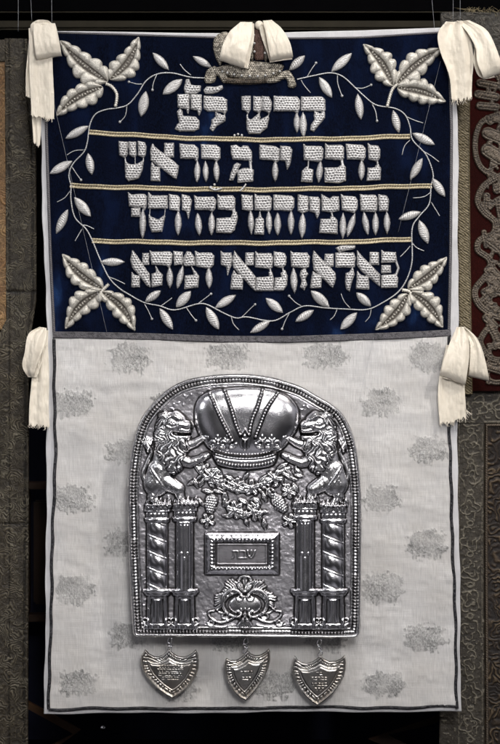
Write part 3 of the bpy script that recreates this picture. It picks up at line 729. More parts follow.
# little bead marks beside the rules
def beads(name, pts, r, mat, d=.8):
    P = []
    for x, y in pts:
        c = W(x, y, cloth(x, y)+d); P.append(ball_data(tuple(float(q) for q in c), r*S, 6, 8))
    return merged(name, P, mat, mantle)
beads('bead_mark', [(234.5, 135.2), (238, 134.2), (241.8, 135.2)], 1.3, SILVER_TH)
beads('bead_mark', [(211, 187), (214.5, 188.5), (218, 188.8), (214.5, 184.5)], 1.3, SILVER_TH)
merged('loose_thread', [tube_data(path3([(209, 187), (215, 190), (222, 188)], 2.2), .0009, 5), tube_data(path3([(240, 191), (244, 187), (246, 184)], 2.6), .0009, 5)], SILVER_TH, mantle)

# ------------------------------------------------------------------ embroidered vine
stem = [[(207, 78), (190, 77), (172.5, 73), (157.5, 74), (146, 81), (137.5, 94), (127.5, 105), (115, 108.5), (107, 109.5), (96, 114), (90, 125), (87.5, 142), (84, 152), (73, 164), (69, 175),
         (71, 186), (71, 200), (75, 217.5), (86, 229), (92.5, 241), (100, 259), (109, 277.5), (119, 288), (130, 295), (144, 302.5), (160, 306), (175, 310), (197.5, 304), (208, 305), (222.5, 312.5), (236, 318),
         (247, 317), (272.5, 321), (290, 312.5), (305, 306), (325, 308), (348, 309.3), (367, 309.5), (382, 303), (398, 292), (407, 278.5), (412, 260), (412, 229), (419, 216.5), (429, 204), (431, 186),
         (433, 174), (426, 155), (412.5, 140), (410, 127), (405, 115), (395, 108.5), (376, 105), (364, 96), (355, 87.5), (342.5, 76.5), (330, 73), (312.5, 76), (297, 79.5)]]
def twist_tube(P3, r, per=.0022):
    L = np.r_[0, np.cumsum(np.linalg.norm(np.diff(P3, axis=0), axis=1))]; n = max(int(L[-1]/.0007), 3)
    t = np.linspace(0, L[-1], n); Q = np.stack([np.interp(t, L, P3[:, k]) for k in range(3)], 1)
    return tube_data(Q, r*(1+.22*np.sin(2*PI*t/per)), 6)
merged('vine_stem', [twist_tube(path3(stem[0], .5, None, 8), .00068)], CORD_TH, mantle)
def leaf(p, q, w, seed):
    rl = random.Random(seed*7+1); w = w*rl.uniform(.94, 1.16); sg = rl.choice((-.55, .55, .2)); off = rl.uniform(-.6, .6)
    def fn(X, Y):
        sd, u, v, L = spindle_sd(X, Y, p, q, w)
        k = np.sin(PI*np.clip(u/L, 0, 1)); st = np.abs(np.sin(PI*(u*.62+v*sg+.5*vnoise(X, Y, 2.5, seed))/1.35))**.7
        vein = np.exp(-((v-off)/.4)**2)*(u > L*.12)*(u < L*.8)
        h = 2.8*prof(sd, w*.5)*(.9+.1*st)
        return sd+.25*(vnoise(X, Y, 1.5, seed)-.5), h+.25*st, .62*(1-st)*(.5+vnoise(X, Y, 2.5, seed+1))+.3*np.clip(1+sd/.9, 0, 1)+.35*vein
    e = w/2+1
    return relief('vine_leaf', (min(p[0], q[0])-e, min(p[1], q[1])-e, max(p[0], q[0])+e, max(p[1], q[1])+e), fn, SILVER_SP, mantle, .45)
LV = [(152.5, 52.5, 169, 70, 8.5), (192.5, 56, 212, 67.5, 7.5), (182.5, 79, 162.5, 94.5, 9), (146, 91, 141, 117, 9), (89, 126, 65, 139, 8), (72.5, 161, 49.5, 174, 9), (88, 153, 92, 175, 9),
      (74, 197, 91, 217, 9.5), (68, 209, 56, 234, 9), (100, 262, 125, 262, 8), (145, 302, 161, 290.5, 8), (176, 307.5, 191, 291, 9), (159.5, 308, 173, 330, 9), (206, 307, 219, 330, 9.5), (215, 308, 236, 295, 8.5),
      (265.5, 298, 283, 313, 8.5), (270.5, 321, 250, 333, 8.5), (310.5, 290.5, 329.5, 307.5, 9.5), (314, 310, 295, 322, 8.5), (357, 312.5, 340, 330, 9), (356, 292.5, 371, 306.5, 8.5), (421, 212, 398, 219.5, 8),
      (419, 220, 428, 244, 9), (432, 178, 445, 197, 9), (412, 133, 435, 145, 9), (422.5, 158, 410, 180, 9), (393, 110, 399, 133, 8.5), (357.5, 93.5, 361, 120, 9), (331, 72, 352, 53, 9), (319, 77, 332, 98, 9), (289, 70.5, 305, 55.5, 8)]
for i, l in enumerate(LV): leaf(l[:2], l[2:4], l[4], i)
TD = [(142, 84, 129, 82, 1), (157, 74, 152.5, 90, 1), (127, 106, 120, 122, 1), (191, 75, 180, 64, 0), (84, 150, 67, 155, 0), (72, 167, 81, 180, 1), (70, 191, 57, 202, 0), (81, 225, 94, 229, 0), (82, 229, 75, 241, 0), (109, 277, 125, 284, 0),
      (144.5, 304, 152, 319, 1), (161, 306, 172, 298, 0), (186, 307, 196, 320.5, 1), (199, 303, 211, 294, 1), (231, 316, 239, 330, 0), (242, 317, 255, 304.5, 1), (290, 312, 282, 329, 1), (301, 306, 289, 296, 1), (350, 308, 341, 294, 0), (337, 309, 330, 320, 0),
      (371, 309, 365, 322, 0), (412, 243, 424, 251, 0), (410, 246, 400, 257, 0), (431, 192, 413, 198, 0), (431, 202, 439.5, 216, 0), (356, 88, 371, 85, 1), (372, 104, 377, 121, 1), (407, 117, 423, 123, 0), (410, 140, 402, 155, 0), (421, 150, 439, 162, 0),
      (307, 77, 316, 63, 1), (337.5, 75, 342, 96, 1), (301, 80, 310.5, 93, 0)]
for i, (a, b, c, d, dot) in enumerate(TD):
    r = random.Random(i); mx, my = (a+c)/2+r.uniform(-2, 2), (b+d)/2+r.uniform(-2, 2)
    P = [tube_data(path3([(a, b), (mx, my), (c, d)], .45, None, 5), .0005, 5)]
    if dot:
        q = W(c, d, cloth(c, d)+.6); P.append(ball_data(tuple(float(z) for z in q), .0014, 6, 8))
    merged('tendril', P, CORD_TH, mantle)
# the four corner sprays of big padded leaves
def bigleaf(p, q, w, seed, parent, bend=0.0, dots=True):
    p = np.array(p, float); q = np.array(q, float); e = q-p; L = np.linalg.norm(e); e /= L; n = np.array([-e[1], e[0]])
    ts = np.linspace(0, 1, 120); nl = 5; rr_ = np.random.default_rng(seed); jit = rr_.uniform(-.35, .35, 4)
    def cen(t): return p+e*(t*L)+n*(bend*np.sin(PI*t))
    def hw(t, side):
        env = (np.sin(PI*min(t, 1)**.85))**.72*(1-.35*t)
        return (w*.53)*env*(.76+.29*abs(math.sin(PI*nl*t**1.1+side*.8+jit[side]))**.55)*(1+.12*math.sin(7*t+jit[2+side]*9))+.3
    up = [cen(t)+n*hw(t, 0) for t in ts]; dn = [cen(t)-n*hw(t, 1) for t in ts]
    poly = np.array(up+dn[::-1])
    x0, y0 = poly.min(0); x1, y1 = poly.max(0)
    def fn(X, Y):
        sd = sd_poly(poly, X, Y)
        u = ((X-p[0])*e[0]+(Y-p[1])*e[1])/L; v = (X-p[0])*n[0]+(Y-p[1])*n[1]-bend*np.sin(PI*np.clip(u, 0, 1))
        g = 2.9*np.clip(np.sin(PI*np.clip(u/.86, 0, 1)), 0, 1)**.7
        inner = np.minimum(-sd, np.abs(v)-g)
        uc = np.clip(u, 0, 1); side = np.where(v > 0, jit[0], .8+jit[1]); ph = nl*uc**1.1+side/PI-np.abs(v)/w*.55+.12
        lobe = np.abs(np.sin(PI*ph))**.5
        a = np.clip(inner/(w*.17), 0, 1); pr = np.sqrt(np.clip(1-(1-a)**2, 0, 1))
        st = np.abs(np.sin(PI*(u*L*.9+np.abs(v)*.6)/1.45))
        groove = np.clip(1-(inner)/.7, 0, 1)*(sd < -1.2)
        h = .7+3.3*pr*(.58+.42*lobe)+.42*st*pr
        rim = np.exp(-((sd+.8)/.55)**2); h = np.maximum(h, 2.0*rim)
        inm = (np.abs(v) < g) & (sd < -1)
        dotp = np.exp(-(((u*L) % 2.9-1.45)/.8)**2-((v-.5*np.sin(u*L*1.3))/.9)**2)*(g > 1.1)*(.25+.95*(vnoise(X, Y, 2.2, seed+31) > .38))
        h = np.where(inm, .3+1.5*dotp, h)
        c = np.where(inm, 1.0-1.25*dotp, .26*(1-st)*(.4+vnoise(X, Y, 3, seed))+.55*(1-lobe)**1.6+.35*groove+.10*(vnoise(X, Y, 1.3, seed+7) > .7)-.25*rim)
        return sd, h*np.clip(-sd/.6, 0, 1), c
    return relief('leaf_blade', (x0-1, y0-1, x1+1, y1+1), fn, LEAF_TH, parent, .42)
def spray(ls, stems, seed):
    o0 = merged('corner_spray', [twist_tube(path3(s, 1.2, None, 5), .0016) for s in stems], LEAF_TH, mantle)
    for k, (a, b, c, d, w, bd) in enumerate(ls):
        ch = bigleaf((a, b), (c, d), w, seed+k, o0, bd)
        ch.name = 'leaf_blade'
spray([(108, 82, 60, 41, 30, -3), (110, 80, 139, 37, 27, 5), (103, 87, 56, 116, 27, 4)], [[(106, 84), (112, 87), (117, 95), (115.5, 107)]], 500)
spray([(393, 86, 363, 44, 27, 4), (396, 85, 442, 48, 28, -3), (397, 88, 446, 102, 26, -3)], [[(398, 84), (392, 90), (387, 107)]], 520)
spray([(103, 289, 62, 254, 26, -4), (101, 291, 65, 329, 26, 5), (102, 292, 135, 331, 25, -5)], [[(109, 284), (103, 290), (100, 294)]], 540)
spray([(408, 289, 447, 257, 24, 3), (408, 294, 375, 330, 25, -4), (410, 292, 443, 328, 27, -4)], [[(402, 290), (408, 291), (411, 294)]], 560)

# sequinned crown at the top centre
Cc = CR(190, 5, 3.846)
def seq_relief(name, pts, mat, H=3, R=4, seed=0, sc_=1.9, f=None):
    poly = crom(Cc(*pts), 5, True)
    def fn(X, Y):
        sd = sd_poly(poly, X, Y)+.6*(vnoise(X, Y, 2, seed)-.5)
        row = np.floor(Y/sc_*1.1); u = (X/sc_+.5*(row % 2)+.25*vnoise(X, Y, 6, seed)) % 1-.5; v = (Y/sc_*1.1) % 1-.5; r = np.hypot(u, v)
        disc = np.clip(1-(r/.46)**4, 0, 1); n = vnoise(X, Y, 1.3, seed+2)
        return sd, H*prof(sd, R)+.7*disc*(.5+n), np.clip(1.0-disc+1.0*(n-.5)+.35*np.exp(-(r/.13)**2), 0, 1)
    x0, y0 = poly.min(0); x1, y1 = poly.max(0)
    return relief(name, (x0-1, y0-1, x1+1, y1+1), fn, mat, mantle, .45)
seq_relief('crown_base', [(105, 240), (160, 225), (215, 215), (290, 220), (360, 232), (340, 268), (290, 290), (210, 288), (130, 268)], SEQ, 4, 6, 1)
seq_relief('crown_arch', [(88, 150), (100, 118), (135, 103), (150, 120), (128, 210), (115, 232), (95, 195)], SEQ, 3.5, 4, 2)
seq_relief('crown_arch', [(232, 85), (245, 88), (246, 200), (232, 208)], SEQ, 4.5, 2.5, 3, 1.9)
seq_relief('crown_arch', [(284, 85), (294, 95), (300, 200), (286, 208)], SEQ, 4.5, 2.5, 4, 1.9)
seq_relief('velvet_cap', [(246, 100), (265, 92), (284, 100), (286, 200), (266, 212), (246, 200)], PINKISH, 3.2, 3, 5)
seq_relief('dark_band', [(120, 275), (200, 283), (290, 282), (320, 282), (300, 298), (250, 306), (160, 304), (130, 296)], EMBR, 3, 3, 6, 2)
seq_relief('scroll_leaf', [(55, 285), (65, 250), (95, 235), (130, 258), (150, 285), (130, 300), (105, 272), (95, 295), (65, 302)], SEQ, 2.8, 2.5, 7, 2)
seq_relief('scroll_leaf', [(285, 285), (330, 275), (350, 258), (385, 255), (410, 310), (380, 318), (368, 285), (330, 300), (295, 300)], SEQ, 2.8, 2.5, 8, 2)
c = W(259.2, 26, 4.5); merged('crown_knob', [ball_data(tuple(float(q) for q in c), .0046, 12, 14)], RIBBON, mantle)

cpts = crom(Cc((125, 262), (170, 274), (230, 280), (290, 278), (345, 262)), 8)[::2]
for q_, (bx, by) in enumerate(cpts): beads('crown_bead', [(bx, by-1.2)], 1.25, SILVER_TH, 5.2) if q_ % 2 == 0 else None
beads('crown_gem', [Cc((245, 118))[0], Cc((287, 122))[0], Cc((247, 150))[0], Cc((288, 155))[0], Cc((248, 182))[0], Cc((288, 188))[0]], 1.3, SILVER_TH, 5.5)

# ------------------------------------------------------------------ ribbons
def ribbon_strip(name, Lp, Rp, D, parent, f, folds=((3, .8, 0.0),), ragged=0, bulge=0, seed=0, nx=36, ny=90, loop_end=False):
    """two edge polylines + depth stations -> silk strip with soft lengthwise folds"""
    Lc = crom(Lp, 10) if len(Lp) > 2 else np.array([np.array(Lp[0])*(1-t)+np.array(Lp[1])*t for t in np.linspace(0, 1, 20)])
    Rc = crom(Rp, 10) if len(Rp) > 2 else np.array([np.array(Rp[0])*(1-t)+np.array(Rp[1])*t for t in np.linspace(0, 1, 20)])
    def rs(Cv):
        l = np.r_[0, np.cumsum(np.hypot(*np.diff(Cv, axis=0).T))]; t = np.linspace(0, l[-1], ny)
        return np.stack([np.interp(t, l, Cv[:, 0]), np.interp(t, l, Cv[:, 1])], 1)
    Lc = rs(Lc); Rc = rs(Rc); u = np.linspace(0, 1, nx)[None]; v = np.linspace(0, 1, ny)[:, None]
    X = Lc[:, :1]*(1-u)+Rc[:, :1]*u; Y = Lc[:, 1:]*(1-u)+Rc[:, 1:]*u
    dd = np.interp(v, np.linspace(0, 1, len(D)), D)
    dd = boxblur(np.repeat(dd, nx, 1), 5, 2)
    r = np.random.default_rng(seed)
    Z = dd+bulge*np.sin(PI*u)*np.sin(PI*np.clip(v, 0, 1))
    for n, a, ph in folds: Z = Z+1.45*a*np.sin(2*PI*n*u/2+ph+1.6*v+.8*np.sin(3*v+ph))*(1-.4*v)
    Z = Z+.8*(vnoise(X, Y, 9, seed)-.5)+1.9*(fbm(X*1.6, Y*.35, 7, seed+2)-.5)+.9*(fbm(X*1.2, Y*.8, 4, seed+4)-.5)
    cr_ = (u*2.3+.25*v+.15*np.sin(5*v+seed)+seed*.37) % 1; Z = Z-1.5*np.abs(cr_-.5)*np.minimum(1, 4*(cr_*(1-cr_)))
    X = X+.5*np.sin(Y/11+seed); Y = Y+.0
    if ragged: Y = Y+ragged*(v**14)*(vnoise(X*1.0, 0*Y, .9, seed+5)-.5)*2
    if loop_end:      # roll the end backwards into a closed fold
        k = np.clip((v-.86)/.14, 0, 1); Z = Z-7*(1-np.sqrt(np.clip(1-k**2, 0, 1)))
    x, y, z = W(X, Y, Z, f)
    V = np.stack([x.ravel(), y.ravel(), z.ravel()], 1)
    F = grid_faces(np.ones((ny-1, nx-1), bool), nx)
    o = mesh_obj(name, V, F, RIBBON, parent)
    s = o.modifiers.new('thickness', 'SOLIDIFY'); s.thickness = .0005; s.offset = 0
    return o, (X[-1], Y[-1], Z[-1])
def frays(end, f, parent, n=16, ln=5, seed=0, lean=0):
    r = random.Random(seed); X, Y, Z = end; P = []
    for _ in range(n):
        i = r.randrange(len(X)); x, y, z = X[i], Y[i]-1.2, Z[i]; l = ln*r.uniform(.4, 1.1)
        pts = [(x, y), (x+r.uniform(-1, 1)+lean*.5, y+l*.5), (x+r.uniform(-2, 2)+lean, y+l)]
        P.append(tube_data(path3(pts, z+r.uniform(0, .6), f, 3, False), .00022, 3))
    return merged('frayed_end', P, RIBBON, parent)
def ribbon(label, loc): 
    x, y, z = W(loc[0], loc[1], 6)
    return thing('ribbon_tie', label, 'ribbon', (float(x), float(y), float(z)), 'cream silk ribbon ties of the mantle')
fR = 1-10/CD
r1 = ribbon('folded cream ribbon with a frayed hanging end at the top left corner of the mantle', (42, 24))
ribbon_strip('back_tail', [(31, 100), (31, 120), (33, 141)], [(41, 100), (40, 125), (39.5, 146)], [3, 3, 3], r1, fR, ragged=2.2, seed=3, nx=14)
ribbon_strip('back_tail', [(29, 30), (26.5, 60), (25.5, 96)], [(40, 30), (38, 62), (32, 98)], [5, 5, 5], r1, fR, seed=4, nx=18, ragged=.8)
_, e = ribbon_strip('tail', [(28, 28), (29.5, 60), (30, 90), (31, 116)], [(50, 26), (53, 58), (53.5, 90), (54, 119)], [8, 10, 9, 8], r1, fR, ((2, .9, .4),), 1.6, seed=5)
frays(e, fR, r1, 22, 4, 1)
ribbon_strip('loop', [(33, 24), (33.5, 32), (35.5, 46), (37.5, 60)], [(55, 24), (58, 34), (61, 46), (62.5, 56)], [14, 17, 19, 17], r1, fR, ((2.2, 1.0, 1.0),), bulge=3, seed=6, loop_end=True)
ribbon_strip('loop_back', [(32, 34), (31, 25), (38, 20.5), (48, 21)], [(38, 60), (37, 40), (40, 26), (54, 25)], [9, 11, 13, 14], r1, fR, ((1.5, .8, 0),), bulge=1, seed=7)
r2 = ribbon('cream ribbon bow with long frayed end at the top right corner of the mantle', (456, 24))
_, e = ribbon_strip('tail', [(446, 22), (438, 34), (439.5, 52), (449, 78), (452, 101)], [(464, 21), (471, 40), (473, 60), (472, 78), (472.5, 98)], [10, 14, 13, 11, 9], r2, fR, ((3, 1.5, .3), (5, .5, 1)), 2.2, seed=8)
frays(e, fR, r2, 26, 5, 2)
ribbon_strip('loop', [(457, 21), (466, 32), (474, 48), (476, 64), (484, 79)], [(470, 21), (486, 31), (495, 50), (500, 66), (499, 74)], [11, 16, 18, 17, 14], r2, fR, ((2, 1.2, 2),), bulge=2.5, seed=9, loop_end=True)
ribbon_strip('loop_back', [(470, 30), (474, 46), (473, 60), (478, 74), (485, 79)], [(478, 34), (486, 50), (490, 64), (494, 74), (496, 77)], [8, 9, 9, 8, 7], r2, fR, ((2, .8, 0),), seed=10)
r3 = ribbon('small looped cream ribbon with hanging end at the left edge, level with the lower braid', (42, 330))
_, e = ribbon_strip('tail', [(38, 332), (33, 360), (30, 393), (29, 425)], [(48, 330), (48.5, 360), (48.5, 393), (49.5, 427)], [6, 8, 7, 6], r3, fR, ((3, .9, .6),), 2.0, seed=11)
frays(e, fR, r3, 18, 4, 3)
ribbon_strip('loop', [(40, 327), (29.5, 334), (25.5, 352), (22.5, 366), (27.5, 377)], [(47, 328), (47, 338), (43.5, 350), (36.5, 366), (34, 377.5)], [10, 15, 17, 16, 13], r3, fR, ((3, .9, 1.2),), bulge=2, seed=12, loop_end=True)
ribbon_strip('loop_back', [(36, 345), (32, 362), (28, 377)], [(46.5, 345), (41.5, 362), (37, 377.5)], [8, 9, 10], r3, fR, ((2, .5, 0),), seed=13, nx=20)
r4 = ribbon('cream ribbon bow with three falls and a torn fringed end at the right edge', (460, 330))
_, e = ribbon_strip('tail', [(446, 345), (440, 376), (438, 401), (439.5, 425)], [(464, 345), (465, 382), (465.5, 400), (466, 418)], [5, 7, 7, 6], r4, fR, ((2, .9, .2),), 2.4, seed=14)
frays(e, fR, r4, 30, 5, 4); frays((e[0][-10:], e[1][-10:]-8, e[2][-10:]), fR, r4, 18, 9, 5, 5)
ribbon_strip('loop', [(456, 327), (449, 342), (443, 360), (440, 375)], [(463, 327), (467.5, 340), (468.5, 358), (465, 385)], [11, 16, 19, 17], r4, fR, ((2.4, 1.2, .8),), bulge=3, seed=15, loop_end=True)
ribbon_strip('loop', [(462, 327), (469, 342), (470, 358), (468.5, 376)], [(464, 327), (476, 338), (484, 356), (489, 381)], [10, 14, 15, 13], r4, fR, ((2, 1.2, 2.4),), bulge=2, seed=16, loop_end=True)
ribbon_strip('loop_back', [(450, 345), (446, 362), (442, 378)], [(462, 345), (464, 362), (464, 384)], [6, 8, 10], r4, fR, ((2, .8, 0),), seed=17)
r5 = ribbon('pair of smooth cream ribbon loops hiding the little crown at the top centre', (259, 22))
ribbon_strip('loop', [(240, 22.5), (229, 33), (223, 46), (220, 60)], [(252, 22), (251.3, 36), (248.5, 52), (244.5, 68)], [11, 16, 18, 15], r5, fR, ((1.2, .9, .8),), bulge=3, seed=18, loop_end=True)
ribbon_strip('loop', [(262.5, 21), (265.5, 33), (268.5, 47), (271, 61)], [(271, 20), (281, 29), (290, 43), (293.5, 57)], [11, 16, 18, 15], r5, fR, ((1.2, .9, 2.1),), bulge=3, seed=19, loop_end=True)
ribbon_strip('loop_back', [(240, 24), (232, 38), (226, 50), (222, 61)], [(254, 23), (254.5, 38), (251, 54), (247.5, 68.5)], [7, 8, 8, 8], r5, fR, seed=20)
ribbon_strip('loop_back', [(259, 23), (261.5, 36), (266, 50), (269.5, 62)], [(268, 22), (278, 34), (286, 46), (292, 59)], [7, 8, 8, 8], r5, fR, seed=21)

# nylon suspension threads
def nylon(a, b, d0, d1, label, r=.00016):
    P = [(float(a[0]+(b[0]-a[0])*t), float(a[1]+(b[1]-a[1])*t), d0+(d1-d0)*t) for t in np.linspace(0, 1, 12)]
    V = np.stack(W([p[0] for p in P], [p[1] for p in P], np.array([p[2] for p in P])), 1)
    tag(merged('nylon_thread', [tube_data(V, r, 5)], NYLON), label, 'thread')
nylon((19.5, -30), (19.5, 33), 12, 12, 'thin vertical nylon thread left of the top left ribbon')
nylon((30.5, -30), (33, 22), 12, 12, 'nylon thread holding up the top left ribbon')
nylon((52, -30), (53, 24), 8, 12, 'second nylon thread over the top left ribbon, near the velvet')
nylon((429, -30), (434, 30), 3, 6, 'nylon thread just left of the top right ribbon', .00014)
nylon((452, -30), (452, 22), 12, 12, 'nylon thread holding up the top right ribbon')
nylon((459, -30), (459, 22), 12, 12, 'second nylon thread above the top right ribbon, right of its pair')
nylon((54, 102), (107, 332), 6, 4, 'fine loose thread slanting down the left side of the velvet', .00013)
nylon((440, 62), (398, 232), 6, 5, 'fine loose thread slanting down the right side of the velvet', .00013)
nylon((374, 335), (359, 400), 4, 4, 'fine loose thread slanting across the white brocade at right', .00012)

# ------------------------------------------------------------------ the silver breastplate
DP = 24.0; fp = 1-30/CD
ax_ = 245.7
g = 0.42
GX, GY = np.meshgrid(np.arange(122, 368, g), np.arange(369, 645, g))
out_pts = [(137, 637.3), (133.8, 635), (132.3, 628), (131, 605), (129.5, 575), (128.3, 540), (127.6, 485), (131, 452), (138, 425), (149, 407), (168, 389), (188, 379.5), (215, 375), (245, 374), (270, 377), (285, 381), (301, 386.5), (317, 395.6), (333, 405), (344.7, 416.6), (354, 437.6), (359, 465), (361.5, 500), (361.5, 560), (361, 610), (360.2, 630), (358.5, 636.5), (353, 638.6)]
oc = crom(out_pts, 6); oc = np.concatenate([oc, [[330, 638.6], [290, 638], [240, 637.4], [190, 637.2]]])
SDO = sd_poly(oc, GX, GY)
Hm = np.zeros(GX.shape); ID = np.zeros(GX.shape, int)
names = ['plate_field']; IDs = {'plate_field': 0}
def pid(n):
    names.append(n); return len(names)-1
# arc-length along the outline for the beading
Ls = np.r_[0, np.cumsum(np.hypot(*np.diff(np.vstack([oc, oc[:1]]), axis=0).T))]
def along(X, Y):
    best = np.full(X.shape, 1e9); T = np.zeros(X.shape); n = len(oc)
    for i in range(n):
        a = oc[i]; b = oc[(i+1) % n]; s, t = sd_cap(X, Y, *a, *b, 0)
        m = s < best; best = np.where(m, s, best); T = np.where(m, Ls[i]+t*(Ls[i+1]-Ls[i]), T)
    return T
TT = along(GX, GY)
dd = -SDO
Hm += -1.4*np.clip((dd-10)/14, 0, 1)+1.8                    # dished field
rim = pid('rim')
rimh = 4.6*np.exp(-((dd-2.0)/1.7)**2)+2.2*np.clip(1-(dd-1)/8, 0, 1)*.6
tooth = np.clip(np.sin(2*PI*TT/3.3)*1.8, -1, 1)*.5+.5
tm = vnoise(TT, 0*TT, 16, 5) > .36; tooth = tooth*(.6+.8*vnoise(TT, 0*TT, 3.3, 8))
bead = (1.6+3.6*tooth*np.where(tm, 1, .25))*np.exp(-((dd-5.8)/1.5)**4)
rid2 = 3.4*np.exp(-((dd-9.6)/.9)**2)
rr = np.maximum(np.maximum(rimh, bead), rid2)
m = dd < 10.8
Hm = np.where(m, np.maximum(rr, .8), Hm); ID = np.where(m, rim, ID)
Hm += (1.0*(fbm(GX, GY, 15, 71)-.5)+.5*(fbm(GX, GY, 2.4, 72)-.5))*np.clip((dd-10)/3, 0, 1)
NOISEAMP = np.where(dd > 11, 1, 0)
CAVX = np.zeros(GX.shape)
def win(x0, y0, x1, y1):
    i0 = max(int((x0-122)/g), 0); i1 = min(int((x1-122)/g)+2, GX.shape[1]); j0 = max(int((y0-369)/g), 0); j1 = min(int((y1-369)/g)+2, GX.shape[0])
    return (slice(j0, j1), slice(i0, i1))
def put(w, sd, h, i, add=False, cav=None, thr=.0):
    A = Hm[w]
    if add: N = np.where(sd < 0, A+h, A); m = (sd < -.0)
    else:
        b = 1.0
        N = np.where(sd < 0, np.maximum(A, b+h), A); m = (sd < 0) & (b+h >= A)
    Hm[w] = N
    if i is not None: ID[w] = np.where(m, i, ID[w])
    if cav is not None: CAVX[w] = np.where(m, cav, CAVX[w])
def cap(x0, y0, x1, y1, r0, r1, h, i, add=False, k=1.0, mir=False):
    if mir: x0, x1 = 2*ax_-x0, 2*ax_-x1
    R = max(r0, r1)+1; w = win(min(x0, x1)-R, min(y0, y1)-R, max(x0, x1)+R, max(y0, y1)+R)
    X, Y = GX[w], GY[w]; sd, t = sd_cap(X, Y, x0, y0, x1, y1, r0, r1); r = r0+(r1-r0)*t
    put(w, sd, h*prof(sd, np.maximum(r*k, .3)), i, add)
def line(P, r, h, i, add=False, mir=False, n=5, taper=0):
    C = crom(P, n) if len(P) > 2 else np.array(P, float)
    for a in range(len(C)-1):
        t0 = 1-taper*a/(len(C)-1); t1 = 1-taper*(a+1)/(len(C)-1)
        cap(*C[a], *C[a+1], r*t0, r*t1, h*(.5+.5*t0), i, False, 1, mir)
def addline(P, r, h, i, mir=False, n=4, taper=.6):
    """a ridge laid over whatever is below"""
    C = crom(P, n) if len(P) > 2 else np.array(P, float)
    if mir: C = C.copy(); C[:, 0] = 2*ax_-C[:, 0]
    w = win(C[:, 0].min()-r-1, C[:, 1].min()-r-1, C[:, 0].max()+r+1, C[:, 1].max()+r+1)
    X, Y = GX[w], GY[w]; best = np.full(X.shape, 1e9); T = 0*X; m_ = len(C)-1
    for a in range(m_):
        ta, tb = 1-taper*a/m_, 1-taper*(a+1)/m_
        s, t = sd_cap(X, Y, *C[a], *C[a+1], r*ta, r*tb); best = np.minimum(best, s)
    A = Hm[w]; Hm[w] = A+np.where(best < 0, h*prof(best, r), 0)
    if i is not None: ID[w] = np.where(best < 0, i, ID[w])
def poly(P, h, R, i, add=False, smooth=True, mir=False, dome=None):
    Q = crom(P, 6, True) if smooth else np.array(P, float)
    if mir: Q = Q.copy(); Q[:, 0] = 2*ax_-Q[:, 0]
    w = win(Q[:, 0].min()-1, Q[:, 1].min()-1, Q[:, 0].max()+1, Q[:, 1].max()+1)
    sd = sd_poly(Q, GX[w], GY[w]); put(w, sd, h*prof(sd, R), i, add); return w, sd
def dotrow(P, r, h, i, gap, add=True):
    bandcav(P, r*1.35, .95)
    C = crom(P, 8) if len(P) > 2 else np.array(P, float); L = np.r_[0, np.cumsum(np.hypot(*np.diff(C, axis=0).T))]
    for t in np.arange(gap/2, L[-1], gap):
        x = np.interp(t, L, C[:, 0]); y = np.interp(t, L, C[:, 1]); cap(x, y, x+.01, y, r, r, h, i, add); bandcav([(x, y), (x+.01, y)], r*.85, -1.2)

def bandcav(P, r, val):
    C = crom(P, 5) if len(P) > 2 else np.array(P, float)
    w = win(C[:, 0].min()-r-1, C[:, 1].min()-r-1, C[:, 0].max()+r+1, C[:, 1].max()+r+1); X, Y = GX[w], GY[w]; b = np.full(X.shape, 1e9)
    for a in range(len(C)-1): b = np.minimum(b, sd_cap(X, Y, *C[a], *C[a+1], r)[0])
    CAVX[w] = np.where(b < 0, val, CAVX[w])
# crown
cw = pid('crown')
w, sd = poly([(216, 453), (204, 443), (196, 427), (194.5, 410), (200, 397), (213, 390), (230, 387.8), (250, 387), (272, 389), (289, 396.5), (298.5, 410), (298, 427), (289, 442), (276, 453), (246, 457)], 13.5, 27, cw)
for P in ([(209, 391), (218, 412), (227, 430), (233, 441)], [(224, 388.5), (231, 407), (236, 424), (241, 436)], [(263, 388), (258, 405), (252, 420), (249, 435)], [(279, 391), (267, 408), (260, 425), (255, 438)]):
    addline(P, 2.5, .5, None, taper=.15); dotrow(P, 1.35, 2.0, None, 3.1)
poly([(213, 451), (230, 455), (246, 456), (262, 455), (277, 451), (274, 464), (262, 468), (246, 469.5), (230, 468), (217, 464)], 9.5, 3.5, cw)
dotrow([(215, 453.5), (230, 457), (246, 458.2), (262, 457), (275.5, 453.5)], 1.3, 1.9, None, 3.0)
addline([(215, 456.5), (230, 460), (246, 461.3), (262, 460), (276, 456.5)], .8, 1.1, None, taper=0)
dotrow([(216.5, 460.5), (230, 464), (246, 465.3), (262, 464), (274.5, 460.5)], 1.3, 1.9, None, 3.0)
addline([(217, 464), (230, 467.5), (246, 469), (262, 467.5), (274, 464)], .9, 1.2, None, taper=0)
def scroll(cx, cy, r, s, i, h=1.6, th=1.0, turns=1.3, a0=0, mir=False):
    P = [(cx+s*(r*(1-.62*t))*math.cos(a0+t*turns*2*PI), cy+(r*(1-.62*t))*math.sin(a0+t*turns*2*PI)) for t in np.linspace(0, 1, 14)]
    addline(P, th, h, i, mir, 2, .3)
for cx, s in ((213, 1), (223, -1), (232, 1), (260, -1), (268, 1), (277, -1)):
    scroll(cx, 443.5, 4.2, s, None, 1.7, .95)
for cx in (218, 227.5, 245, 262.5, 272):
    addline([(cx, 449), (cx, 441), (cx-.3, 435)], 1.3, 1.7, None); addline([(cx, 441), (cx-3, 438)], .9, 1.4, None); addline([(cx, 441), (cx+3, 438)], .9, 1.4, None)
for s in (-1, 1): addline([(245+s*3, 447), (245+s*4.5, 438), (245+s*1.5, 431), (245, 429)], .9, 1.6, None, taper=.2)

